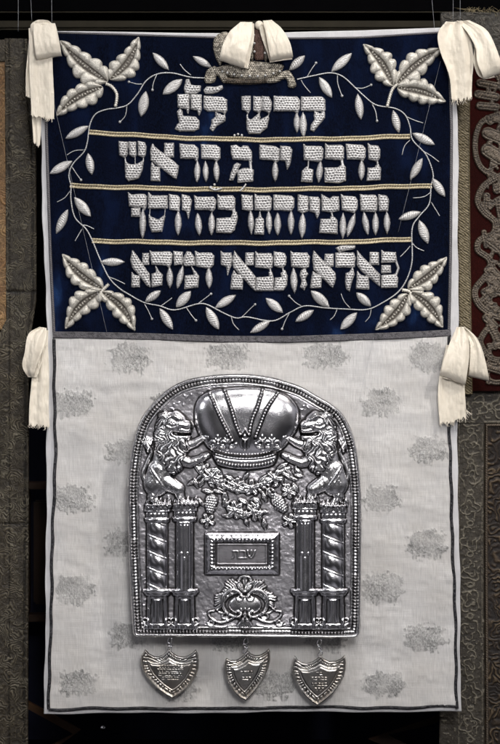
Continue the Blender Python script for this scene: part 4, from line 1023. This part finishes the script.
# lions
def lion(mir):
    i = pid('lion'); k = dict(mir=mir)
    line([(150, 488), (143, 476), (147, 463), (151, 452), (147, 444)], 2.0, 3.0, i, taper=.1, **k)
    for a in range(7):
        x = 141+a*1.9; addline([(148, 452), (145+a*.9, 446), (x, 437+abs(a-3)*1.1)], 1.2, 1.6, i, mir, 3, .4)
    cap(171, 440, 160, 474, 14, 11, 7.5, i, **k)
    cap(158, 470, 156, 484, 11, 13, 8.5, i, **k)
    cap(155, 488, 152, 497, 8, 5, 6.0, i, **k); cap(152, 497, 158, 504, 4.5, 3.8, 5, i, **k); cap(156, 504.5, 169, 505.5, 4, 3.4, 5.5, i, **k)
    cap(165, 482, 178, 489, 9, 6.5, 7.5, i, **k); cap(178, 489, 181, 500, 5.5, 4, 6, i, **k); cap(180, 502, 196, 504, 4.2, 3.4, 6.2, i, **k)
    cap(181, 447, 195, 443, 6.5, 4.2, 7.2, i, **k); cap(195, 443, 203, 438, 4.2, 3.4, 7.5, i, **k); cap(203, 437.5, 207, 437, 3.8, 3, 7.6, i, **k)
    cap(176, 458, 190, 463, 7.5, 5, 7, i, **k); cap(190, 463, 203, 458, 5, 3.6, 7, i, **k); cap(203, 457, 208, 455, 3.8, 3, 7.2, i, **k)
    cap(167, 440, 166, 455, 13, 11, 9, i, **k)          # mane mass
    def mane(P, ox, oy, N, amp, hh):
        Qm = crom(P, 6, True); Qx = Qm.copy()
        if mir: Qx[:, 0] = 2*ax_-Qx[:, 0]
        w = win(Qx[:, 0].min()-4, Qx[:, 1].min()-4, Qx[:, 0].max()+4, Qx[:, 1].max()+4); X, Y = GX[w], GY[w]
        x = 2*ax_-X if mir else X
        dx, dy = x-ox, Y-oy; rr = np.hypot(dx, dy); th = np.arctan2(dx, dy)
        th = th+.06*np.sin(rr*.36+th*6)+.22*(vnoise(x, Y, 5, 12)-.5)
        st = np.abs(np.sin(N*th))**.8; fine = np.abs(np.sin(1.63*N*th+1+2*vnoise(x, Y, 6, 3)))**.7
        sd = sd_poly(Qm, x, Y)-2.2*(st-.5)-2.5*(vnoise(x, Y, 5, 8)-.5)
        tier = .6*np.abs(np.sin(rr/8.5+2*vnoise(th*20, rr*.1, 3, 2)))
        put(w, sd, (hh+amp*st*(.75+.25*fine)+tier)*prof(sd, 5), i, cav=None)
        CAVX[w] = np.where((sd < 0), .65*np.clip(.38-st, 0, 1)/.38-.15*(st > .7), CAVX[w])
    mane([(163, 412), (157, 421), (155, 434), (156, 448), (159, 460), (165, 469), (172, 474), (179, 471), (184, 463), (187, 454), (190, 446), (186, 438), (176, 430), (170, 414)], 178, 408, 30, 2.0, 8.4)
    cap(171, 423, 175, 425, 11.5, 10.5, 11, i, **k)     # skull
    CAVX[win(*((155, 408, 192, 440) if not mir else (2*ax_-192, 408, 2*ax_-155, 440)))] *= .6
    cap(176, 417, 180, 420, 6.5, 6, 11.6, i, **k)   # brow
    cap(179, 424.5, 186, 425.5, 6.6, 5.6, 12.6, i, **k)   # muzzle
    cap(181, 430, 188, 430.5, 4.6, 3.4, 11.4, i, **k)   # upper lip
    cap(178, 437, 187, 437.5, 4.8, 3.6, 9.8, i, **k)    # jaw
    cap(162, 416, 163, 415, 4, 3, 11, i, **k)           # ear
    addline([(186, 419.5), (191, 422), (193, 426), (190.5, 428)], 1.3, 1.5, i, mir, 4, .2)
    for q in range(5): addline([(164+q*2.6, 414.5-abs(q-2)*-.8), (166+q*2.4, 417.5)], .8, 1.0, i, mir, 2, .2)
    addline([(182, 427), (186, 428.5), (190, 428)], .8, -1.3, i, mir, 3, .2)
    addline([(165, 424), (168, 418), (174, 415.5), (180, 419)], 1.4, 1.8, i, mir, 4, .3)     # brow
    addline([(167, 426), (172, 428), (178, 426)], 1.0, 1.1, i, mir, 4, .3)
    ex, ey = 172.8, 422.6
    addline([(ex-3.0, ey+.4), (ex, ey-1.6), (ex+3.2, ey+.3), (ex, ey+1.6), (ex-3.0, ey+.4)], .6, .9, i, mir, 3, 0)
    cap(ex, ey, ex+.1, ey, 1.0, 1.0, .9, i, add=True, **k)
    addline([(174, 433), (182, 434.2), (190, 434)], 1.7, -4.2, i, mir, 4, .2)               # open mouth
    addline([(190, 427), (192, 428.5)], 1.4, 1.2, i, mir)
    r = random.Random(4)
    for q in range(9):
        addline([(150+q*1.6, 466+q*2.6), (153+q*1.7, 472+q*2.2)], .7, .6, i, mir, 2, .4)
    for q in range(110):
        x = r.uniform(148, 180); y = r.uniform(462, 500)
        if (x-160)**2/230+(y-480)**2/420 < 1: addline([(x, y), (x+r.uniform(-1, 1.5), y+r.uniform(2, 3.6))], .6, r.uniform(.25, .6), None, mir, 2, .3)
    for bx, by in ((165, 507), (167.5, 505.5), (192, 505.8), (195, 504.5), (206, 439), (208, 437), (207, 457)):
        addline([(bx-3, by-.6), (bx, by)], .9, 1.1, i, mir, 2, .1)
lion(False); lion(True)

# fruit and flower garland
gl = pid('garland')
Q = lambda x, y: (190+x/4.545, 455+y/4.545)
def flower(x, y, r, n, s=0, i=None):
    i = gl
    for a in range(n):
        t = s+a*2*PI/n; cx, cy = x+math.cos(t)*r*.75, y+math.sin(t)*r*.75
        cap(x+math.cos(t)*r*.3, y+math.sin(t)*r*.3, x+math.cos(t)*r, y+math.sin(t)*r, r*.3, r*.44, 3.9, i)
        addline([(x+math.cos(t)*r*.35, y+math.sin(t)*r*.35), (x+math.cos(t)*r*1.1, y+math.sin(t)*r*1.1)], .75, -1.5, None, taper=.1)
    cap(x, y, x+.01, y, r*.34, r*.34, 5.2, i)
def lf(x, y, a, l, wd, i=None):
    i = gl; x1, y1 = x+math.cos(a)*l, y+math.sin(a)*l
    mx, my = (x+x1)/2, (y+y1)/2
    cap(x, y, mx, my, wd*.25, wd*.5, 3.2, i); cap(mx, my, x1, y1, wd*.5, wd*.15, 3.2, i)
    addline([(x, y), (x1, y1)], .5, -1.1, None, taper=.2)
line([Q(20, 40), Q(60, 90), Q(130, 130), Q(215, 160), Q(285, 155), Q(345, 115), Q(400, 80), Q(450, 60)], 2.2, 2.6, gl)
for x, y, r_, n, s in ((100, 95, 6.2, 5, .2), (215, 140, 6, 6, .5), (280, 148, 6.2, 5, .9), (385, 105, 6.5, 5, .1), (205, 250, 6.6, 6, .3), (290, 258, 6.6, 5, .2), (452, 300, 5.6, 5, 0), (80, 298, 5.4, 5, .5), (60, 60, 5, 5, .6), (450, 165, 5.5, 6, .4), (140, 120, 4.4, 5, 1), (338, 128, 4.4, 5, .3)):
    flower(*Q(x, y), r_, n, s)
for x, y, a, l, wd in ((165, 95, 0.5, 9, 5), (345, 95, 2.4, 9, 5), (225, 200, .5, 10, 5.5), (290, 195, .7, 9, 5), (160, 175, 1.6, 9, 5), (60, 160, .2, 10, 5), (335, 295, 1.4, 9, 5), (400, 60, -.5, 11, 4.5), (430, 55, .9, 14, 4), (415, 75, .6, 16, 4),
                       (245, 110, -1, 8, 4), (150, 275, .1, 9, 4), (60, 110, 2, 8, 4.5), (470, 130, 1.1, 9, 5), (120, 60, .9, 9, 4), (180, 210, 2.3, 7, 4), (370, 190, -2.1, 9, 5), (250, 290, 1.2, 7, 4), (30, 20, 1.0, 9, 5), (360, 150, 1.9, 7, 4),
                       (20, 110, 1.2, 9, 4.5), (40, 200, 1.0, 8, 4), (330, 170, 1.2, 10, 4.5), (480, 90, .2, 8, 4), (490, 200, 1.3, 9, 4), (110, 160, .3, 9, 4)):
    lf(*Q(x, y), a, l, wd*1.15)
rg = random.Random(33)
for q in range(46):
    t = rg.random(); x = 20+t*470; y = 60+110*math.sin(PI*t)+rg.uniform(-45, 60)
    if q % 3 == 0: x, y = rg.uniform(170, 330), rg.uniform(225, 290)
    lf(*Q(x, y), rg.uniform(0, 6.28), rg.uniform(5, 9), rg.uniform(2.6, 4.4))
for (cx, cy), a, in (((211, 504), 1.75), ((280, 504), .95)):
    ux, uy = math.cos(a), math.sin(a)
    cap(cx-ux*4, cy-uy*4, cx+ux*5, cy+uy*5, 6.4, 4.4, 3.6, gl)
    for u in np.arange(-9, 10, 2.5):
        for v in np.arange(-6.4, 6.5, 2.5):
            vv = v+(1.25 if int(round((u+9)/2.5)) % 2 else 0)
            if (u/10)**2+(vv/6.4)**2 < 1: cap(cx+ux*u-uy*vv, cy+uy*u+ux*vv, cx+ux*u-uy*vv+.01, cy+uy*u+ux*vv, 1.2, 1.2, 2.0, gl, add=True)

# pillars
def pillar(cx, hw, y0, twisted, mir=False):
    i = pid('pillar')
    def row(ya, yb, w0, w1, h, fn=None, R=None):
        wd = max(w0, w1); w = win(cx-wd-1, ya, cx+wd+1, yb); X, Y = GX[w], GY[w]
        t = np.clip((Y-ya)/(yb-ya), 0, 1); ww = w0+(w1-w0)*t; u = (X-cx)/ww
        hh = h*np.sqrt(np.clip(1-u*u, 0, 1))
        if fn is not None: hh = hh+fn(u, Y, t)*(np.abs(u) < 1)
        sd = np.maximum(np.abs(X-cx)-ww, np.maximum(ya-Y, Y-yb))
        put(w, sd, hh, i)
    cph = (lambda u, Y, t: .9*np.abs(np.sin(u*7))*(t > .3)*(t < .75)+.7*np.exp(-((t-.1)/.1)**2)+.7*np.exp(-((t-.9)/.1)**2))
    row(y0, y0+8, hw+1.8, hw+2.4, 7.2, cph)
    row(y0+8, y0+14, hw+.6, hw+.6, 7, lambda u, Y, t: 1.2*(np.abs(np.sin(u*8)) > .75)*(t > .2)*(t < .8))
    row(y0+14, y0+18.5, hw+2, hw+1.4, 8.2, lambda u, Y, t: -.6+1.0*np.sin(PI*t))
    if twisted:
        row(y0+18.5, 590, hw, hw, 8.2, lambda u, Y, t: (2.8*(np.abs(np.sin(PI*((Y-y0)/16.5-.26*u)))**.75)-2.2+1.1*np.exp(-((((Y-y0)/16.5-.26*u) % 1-.07)/.045)**2))*np.sqrt(np.clip(1-u*u, 0, 1)))
    else:
        row(y0+18.5, 591, hw-1.5, hw-1.5, 9.0)
        for dx, yb in ((-3.4, 552), (0, 557), (3.4, 552)):
            addline([(cx+dx, y0+22), (cx+dx, yb)], .55, .9, None, taper=0); cap(cx+dx, yb+1, cx+dx, yb+1.5, 1.2, 1.2, 1.3, None, add=True)
    row(589, 592.5, hw+3.2, hw+4, 8, lambda u, Y, t: .8*np.sin(PI*t)); row(592.5, 596, hw+3.2, hw+1, 7.6, lambda u, Y, t: .5*np.sin(PI*t))
    row(596, 625, hw-.5, hw+.5, 6.2, lambda u, Y, t: 1.6*(np.abs(np.abs(u)-.8) < .12)-1.6*(np.abs(u) < .62)*(t > .1)*(t < .95)+2.4*np.exp(-(u/(.28+.25*(np.abs(t-.5)*2)**3))**4)*(t > .12)*(t < .93))
    row(625, 629.5, hw+3, hw+3.6, 5.6, lambda u, Y, t: .9*np.abs(np.sin(u*6)))
    for s in (-1, 1): scroll(cx+s*(hw+1.5), 621, 3.6, s, i, 2.2, 1.0, 1.2, 1)
    for s in range(6):
        addline([(cx-hw+s*hw*.4, y0+2), (cx-hw+s*hw*.4+1.4, y0-3.5-(s % 2)*2), (cx-hw+s*hw*.4+3, y0+1)], 1.1, 2.6, i, taper=.2)
pillar(157, 10.6, 504, True); pillar(184.5, 10.2, 503, False); pillar(305, 10.6, 501.5, False); pillar(333.3, 11.2, 505, True)

# plaque with its frame
fr_ = pid('plaque_frame'); pq = pid('plaque')
def rect(x0, y0, x1, y1, fn, i):
    w = win(x0-1, y0-1, x1+1, y1+1); X, Y = GX[w], GY[w]
    sd = np.maximum(np.maximum(x0-X, X-x1), np.maximum(y0-Y, Y-y1)); put(w, sd, fn(sd, X, Y), i)
def ff(sd, X, Y):
    e = -sd; t = np.clip(e/5.2, 0, 1)
    wl = np.where((np.minimum(X-205, 279-X) < np.minimum(Y-533, 574.5-Y)), Y, X)
    notch = (np.abs(np.sin(PI*wl/3.6)) > .55)*np.exp(-((e-7.6)/1.3)**4)
    return 2.5+3.6*np.sin(PI*np.clip(e/9.5, 0, 1)*.5)**.7-2.6*np.clip((e-5.6)/3.2, 0, 1)+1.3*notch+.4*vnoise(X, Y, 2.4, 3)
rect(205, 533, 279, 574.5, ff, fr_)
def setr(x0, y0, x1, y1, val, i):
    w = win(x0, y0, x1, y1); X, Y = GX[w], GY[w]
    m = (X >= x0) & (X <= x1) & (Y >= y0) & (Y <= y1); Hm[w] = np.where(m, val, Hm[w]); ID[w] = np.where(m, i, ID[w])
setr(215.5, 542.5, 268.5, 566, 3.6, pq); bandcav([(224, 554), (260, 554)], 12.5, .33); bandcav([(217, 546), (267, 546)], 4, .33); bandcav([(217, 562), (267, 562)], 4, .33)
addline([(217.5, 544.5), (266.5, 544.5)], .5, .6, None, taper=0); addline([(217.5, 564), (266.5, 564)], .6, 1.0, None, taper=0); addline([(217.8, 545), (217.8, 564)], .5, .6, None, taper=0); addline([(266.3, 545), (266.3, 564)], .5, .6, None, taper=0)
isc = pid('inscription')
# the word in the plaque (three letters, read right to left)
for P in ([(247.5, 550.5), (248.3, 554.5), (251, 558), (254, 554.5), (255, 550.5)], [(251.2, 550.5), (251, 554.5), (249.6, 556.6)],
          [(240, 551), (244.5, 551), (245.2, 553), (245.2, 557.8)], [(239.6, 558), (246.4, 558)],
          [(232.4, 551), (237.5, 551), (238, 553), (238, 558.4)], [(233.8, 551), (233.9, 556.6), (232.2, 558.2)]):
    addline(P, .62, .85, isc, taper=0, n=3)

# cartouche with shell rays
ct = pid('cartouche')
rc = random.Random(8)
for a in np.linspace(-3.05, -.09, 37):
    r0, r1 = 20, 29.5+2.2*math.sin(a*9)+rc.uniform(-1.5, 1.5); da = .10 if a > -PI/2 else -.10
    P = [(245+math.cos(a)*r0*1.08, 605+math.sin(a)*r0*.66), (245+math.cos(a+da*.4)*(r0+r1)/2*1.02, 607+math.sin(a+da*.4)*(r0+r1)/2*.86), (245+math.cos(a+da*1.6)*r1*1.02, 608+math.sin(a+da*1.6)*r1*.98)]
    line(P, rc.uniform(1.0, 1.5), rc.uniform(2.4, 3.6), ct, n=3, taper=.2)
w = win(226, 592, 264, 617); X, Y = GX[w], GY[w]; sd = (np.hypot((X-245)/16.5, (Y-605)/10.5)-1)*11
put(w, sd, 4.6*prof(sd, 9), ct)
for s_ in (-1, 1):
    line([(245+s_*2, 596.5), (245+s_*8, 590.5), (245+s_*16, 590.5), (245+s_*21.5, 597), (245+s_*22, 606), (245+s_*17, 613.5), (245+s_*8, 616.5), (245+s_*2, 614)], 2.1, 5.4, ct, taper=.25)
    scroll(245+s_*5, 597.5, 3.4, s_, ct, 2.0, 1.0); scroll(245+s_*7, 613, 3.0, -s_, ct, 2.0, .9)
for k in (-4, 0, 4): cap(245+k, 609, 245.01+k, 609, .8, .8, 1.0, None, add=True)
for s in (-1, 1):
    addline([(245+s*3, 589), (245+s*6, 584), (245+s*5, 578), (245+s*1, 576)], 1.8, 2.4, ct, taper=.3)
    addline([(245+s*2, 620), (245+s*9, 617), (245+s*18, 621), (245+s*27, 622), (245+s*35, 617), (245+s*36, 612), (245+s*31, 611)], 1.7, 3.2, ct, taper=.4)
    scroll(245+s*34, 623, 3.4, s, ct, 2.6, 1.1); scroll(245+s*20, 616, 3.6, -s, ct, 2.4, 1.1)
    addline([(245+s*16, 612), (245+s*24, 613), (245+s*30, 608)], 1.3, 2.2, ct)
    addline([(245+s*12, 625), (245+s*24, 627), (245+s*40, 625)], 1.1, 1.8, ct)
for a in range(-3, 4): addline([(245, 612.5), (245+a*1.2, 620), (245+a*2.4, 628-abs(a)*.6)], 1.2, 2.6, ct, taper=.1)
addline([(239, 586), (245, 592), (251, 586)], 2.0, 2.0, ct); addline([(245, 578), (245, 590)], 2.2, 1.6, ct)

# hammered texture + tiny punch marks round the edge of the field
r = random.Random(9)
for k in range(60):
    a = r.random(); j = int(a*(len(oc)-40))+10; p = oc[j]; cx, cy = 245, 500; v = np.array([cx-p[0], cy-p[1]]); v /= np.linalg.norm(v)
    q = p+v*r.uniform(14, 22); 
    if ID[int((q[1]-369)/g), int((q[0]-122)/g)] == 0: addline([tuple(q), tuple(q+np.array([r.uniform(-3, 3), r.uniform(-3, 3)]))], .7, .9, 0)

Hm = boxblur(Hm, 1, 1)
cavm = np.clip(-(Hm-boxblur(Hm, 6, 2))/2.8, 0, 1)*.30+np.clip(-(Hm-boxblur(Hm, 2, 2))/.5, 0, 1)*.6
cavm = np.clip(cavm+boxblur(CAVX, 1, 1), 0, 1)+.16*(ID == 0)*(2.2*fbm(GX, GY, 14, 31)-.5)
# plate curves backwards slightly at the sides
def plate_d(X, Y): return DP+3.5*(1-((X-245)/118)**2)-.012*(Y-372)+3
gy_, gx_ = np.gradient(SDO, g); gl_ = np.hypot(gx_, gy_)+1e-6
o_ = SDO >= 0; s_ = np.clip(SDO, 0, 1.6*g)
PX = np.where(o_, GX-gx_/gl_*s_, GX); PY = np.where(o_, GY-gy_/gl_*s_, GY)
x, y, z = W(PX, PY, plate_d(PX, PY)+Hm*.68, fp)
VV = np.stack([x.ravel(), y.ravel(), z.ravel()], 1)
ins = SDO < 0
keepA = ins[:-1, :-1] | ins[1:, :-1] | ins[:-1, 1:] | ins[1:, 1:]
plate = thing('breastplate', 'arched silver breastplate embossed with crown, two lions and four pillars, hung on the white brocade', 'breastplate', tuple(float(q) for q in W(245, 637, DP, fp)))
IDc = ID[:-1, :-1]
mats = {'plate_field': PLATE, 'crown': BRIGHT, 'pillar': BRIGHT, 'plaque_frame': BRIGHT, 'plaque': PLATE, 'rim': RELIEF}
made = {}
fld = None
import itertools
for i, n in enumerate(names):
    kp = keepA & (IDc == i)
    if not kp.any(): continue
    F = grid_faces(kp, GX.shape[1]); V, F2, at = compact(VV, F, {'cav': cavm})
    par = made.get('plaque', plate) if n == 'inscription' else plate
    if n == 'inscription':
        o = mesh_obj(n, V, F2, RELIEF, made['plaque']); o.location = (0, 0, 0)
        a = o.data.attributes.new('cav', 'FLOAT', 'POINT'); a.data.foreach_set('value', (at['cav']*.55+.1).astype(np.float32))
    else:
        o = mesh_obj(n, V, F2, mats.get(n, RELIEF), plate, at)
    made[n] = o
# folded-over back edge and back sheet of the plate
xb, yb, zb = W(oc[:, 0], oc[:, 1], plate_d(oc[:, 0], oc[:, 1])+.9, fp); xc, yc, zc = W(oc[:, 0], oc[:, 1], plate_d(oc[:, 0], oc[:, 1])-3.2, fp)
n = len(oc); V = [tuple(map(float, q)) for q in zip(xb, yb, zb)]+[tuple(map(float, q)) for q in zip(xc, yc, zc)]
F = [(k, (k+1) % n, n+(k+1) % n, n+k) for k in range(n)]
me = bpy.data.meshes.new('plate_back'); me.from_pydata(V, [], F+[list(range(2*n-1, n-1, -1))]); me.materials.append(PLATE)
o = bpy.data.objects.new('back_sheet', me); col.objects.link(o); o.parent = plate; o.location = tuple(-q for q in plate.location)

def marks(cx, cy, rows, seed):
    r = random.Random(seed); out = []
    for dy, n, w_ in rows:
        for k in range(n):
            x = cx+(k-(n-1)/2)*w_; y = cy+dy
            out.append((x-1.1, y-1.2, x+.9, y-1.2)); 
            if r.random() < .75: out.append((x+.9, y-1.2, x+.9, y+1.2))
            if r.random() < .4: out.append((x-1.1, y+1.2, x+.9, y+1.2))
            if r.random() < .35: out.append((x-1.1, y-.4, x-1.1, y+1.2))
    return out
# hanging shield pendants
def shield(pts, c, label, seed, marks, hook, tilt=0):
    Pp = crom(c(*pts), 1, True) if False else np.array(c(*pts), float)
    # smooth everything except the three upper cusps
    x0, y0 = Pp.min(0); x1, y1 = Pp.max(0); cx, cy = Pp.mean(0); D0 = 14.0; fs = 1-16/CD
    t = thing('shield_pendant', label, 'pendant', tuple(float(q) for q in W(cx, y0, D0, fs)), 'shield pendants under the breastplate')
    def fn(X, Y):
        sd = sd_poly(Pp, X, Y); e = -sd
        T = np.arctan2(Y-cy, X-cx)*22
        nt = (np.abs(np.sin(T*.9+vnoise(X, Y, 4, seed)*2)) > .6)
        h = 1.0+1.7*np.exp(-((e-1.2)/1.0)**2)+1.5*np.exp(-((e-7.2)/.8)**2)+.9*nt*np.exp(-((e-4.4)/1.5)**4)+.9*np.clip((e-7.5)/1.5, 0, 1)+1.3*np.clip((e-7.5)/2, 0, 1)*np.clip(1-((X-cx)/30)**2-((Y-cy)/30)**2, 0, 1)
        h = h+.25*(fbm(X, Y, 5, seed)-.5)
        for m in marks:
            s, _ = sd_cap(X, Y, *m, .45); h = h-.5*np.clip(-s/.45, 0, 1)
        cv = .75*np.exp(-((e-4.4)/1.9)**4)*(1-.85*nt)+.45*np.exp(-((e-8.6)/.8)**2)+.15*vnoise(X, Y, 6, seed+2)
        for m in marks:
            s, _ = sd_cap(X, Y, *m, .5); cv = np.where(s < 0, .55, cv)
        return sd, h, cv
    base = lambda X, Y: D0+.10*(X-cx)*tilt-.07*(Y-y0)
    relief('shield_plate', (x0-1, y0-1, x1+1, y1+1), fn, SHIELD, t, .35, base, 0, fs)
    n = len(Pp); xb = [W(p[0], p[1], base(p[0], p[1])+.2, fs) for p in Pp]; xc = [W(p[0], p[1], base(p[0], p[1])-1.2, fs) for p in Pp]
    me = bpy.data.meshes.new('back_sheet'); me.from_pydata([tuple(map(float, q)) for q in xb+xc], [], [(k, (k+1) % n, n+(k+1) % n, n+k) for k in range(n)]+[list(range(2*n-1, n-1, -1))])
    me.materials.append(SHIELD); o = bpy.data.objects.new('back_sheet', me); col.objects.link(o); o.parent = t; o.location = tuple(-q for q in t.location)
    # chain: ring links from the plate to the shield
    hx, hy, tx, ty = hook
    for k, (u, a) in enumerate(((.12, .5), (.5, 2.1), (.88, .7))):
        mx, my = hx+(tx-hx)*u, hy+(ty-hy)*u; P = []
        for s in np.linspace(0, 2*PI, 15):
            lx, lyy = 2.2*math.cos(s), 3.6*math.sin(s)
            P.append([float(q) for q in W(mx+lx*math.cos(a)-lyy*math.sin(a)*.6, my+lx*math.sin(a)*.5+lyy*math.cos(a)*1.0, 21-6*u+1.6*math.cos(s+a*2), fs)])
        merged('chain_link', [tube_data(P, .00062, 6)], BRIGHT, t)
sh1 = [(95, 122), (120, 150), (150, 166), (178, 168), (203, 158), (226, 138), (245, 118), (266, 142), (298, 162), (330, 169), (358, 163), (386, 146), (412, 122), (428, 155), (433, 195), (428, 245), (410, 290), (382, 335), (350, 372), (310, 405), (265, 432), (222, 408), (180, 378), (140, 340), (105, 300), (80, 255), (66, 210), (68, 165)]
shield(sh1, CR(130, 630, 6.25), 'brownish silver shield pendant hanging under the left pillars of the breastplate', 1, marks(170.5, 671, ((-5, 9, 2.9), (-1, 9, 2.9), (3, 8, 2.9), (7, 6, 2.9)), 3), (170, 639, 169.5, 650), .4)
sh2 = [(102, 175), (130, 190), (160, 190), (190, 175), (215, 152), (237, 128), (255, 150), (285, 162), (315, 158), (345, 140), (368, 117), (378, 150), (375, 200), (362, 250), (340, 300), (310, 350), (270, 400), (225, 447), (185, 425), (150, 390), (120, 345), (100, 295), (90, 240), (92, 200)]
shield(sh2, CR(210, 630, 6.25), 'tilted shield pendant with a plain golden brown face, hanging in the middle', 2, marks(247, 674, ((-2, 4, 3.2), (4, 3, 3.2)), 5), (246, 639, 245, 652), -.6)
sh3 = [(92, 128), (112, 158), (140, 175), (170, 178), (202, 168), (230, 150), (254, 126), (278, 152), (310, 166), (345, 164), (378, 150), (405, 126), (414, 165), (413, 210), (400, 262), (375, 312), (338, 362), (290, 405), (237, 447), (195, 420), (155, 382), (120, 338), (92, 288), (77, 240), (77, 185)]
shield(sh3, CR(280, 635, 6.25), 'shield pendant engraved with rows of small letters, hanging under the right pillars', 3, marks(319.5, 681, ((-8, 2, 3.4), (-3, 5, 3.3), (3, 5, 3.3), (8, 3, 3.3)), 6), (319, 640, 320.5, 656), .3)

# ------------------------------------------------------------------ camera, light, world
cam = bpy.data.cameras.new('camera'); co = bpy.data.objects.new('camera', cam); col.objects.link(co); sc.camera = co
cam.sensor_fit = 'VERTICAL'; cam.sensor_height = 36; cam.lens = 36*CD/744
co.location = (0, -CD*S, 0); co.rotation_euler = (PI/2, 0, 0); cam.clip_start = .05; cam.clip_end = 50
w = bpy.data.worlds.new('World'); sc.world = w; w.use_nodes = True; nt = w.node_tree
bg = nt.nodes['Background']; tcw = nt.nodes.new('ShaderNodeTexCoord'); ns = nt.nodes.new('ShaderNodeTexNoise'); ns.inputs['Scale'].default_value = 2.0; ns.inputs['Detail'].default_value = 0
rp = nt.nodes.new('ShaderNodeValToRGB'); rp.color_ramp.elements[0].position = .42; rp.color_ramp.elements[0].color = (.022, .022, .025, 1); rp.color_ramp.elements[1].position = .68; rp.color_ramp.elements[1].color = (.43, .42, .46, 1)
nt.links.new(tcw.outputs['Generated'], ns.inputs['Vector']); nt.links.new(ns.outputs['Fac'], rp.inputs[0]); nt.links.new(rp.outputs[0], bg.inputs['Color']); bg.inputs['Strength'].default_value = .72
def area(name, loc, tgt, size, power, colr, spread=PI):
    l = bpy.data.lights.new(name, 'AREA'); l.shape = 'DISK'; l.size = size; l.energy = power; l.color = colr; l.spread = spread
    o = bpy.data.objects.new(name, l); col.objects.link(o); o.location = loc
    import mathutils
    o.rotation_euler = (mathutils.Vector(tgt)-mathutils.Vector(loc)).to_track_quat('-Z', 'Y').to_euler()
    return o
def spot(name, loc, tgt, rad, power, colr, ang):
    import mathutils
    l = bpy.data.lights.new(name, 'SPOT'); l.shadow_soft_size = rad; l.energy = power; l.color = colr; l.spot_size = math.radians(ang); l.spot_blend = 1
    o = bpy.data.objects.new(name, l); col.objects.link(o); o.location = loc
    o.rotation_euler = (mathutils.Vector(tgt)-mathutils.Vector(loc)).to_track_quat('-Z', 'Y').to_euler()
spot('key_spot', (.98, -1.05, 1.42), (.12, 0, .13), .055, 80, (1, .95, .895), 30)
spot('left_spot', (-1.0, -1.35, 1.25), (.02, 0, .04), .07, 10, (.96, .97, 1), 36)
area('top_softbox', (.0, -1.1, 1.5), (0, 0, .1), .5, 2.0, (1, .98, .96), math.radians(70))
area('added_front_fill', (.3, -2.15, .75), (0, 0, -.1), .6, 2.9, (1, .98, .97), math.radians(60))  # added fill near the camera, no such lamp known, brightens the silver field
area('left_softbox', (-1.1, -1.1, .35), (0, 0, -.1), .28, 1.8, (.95, .97, 1))
area('right_softbox', (1.0, -1.3, .45), (0, 0, -.1), .3, 1.6, (1, .98, .96))
sc.view_settings.view_transform = 'Standard'; sc.view_settings.look = 'None'; sc.view_settings.exposure = 0; sc.view_settings.gamma = 1
sc.render.engine = 'CYCLES'; sc.cycles.max_bounces = 6
for o in bpy.data.objects:
    if '_wl' in o.keys(): del o['_wl']
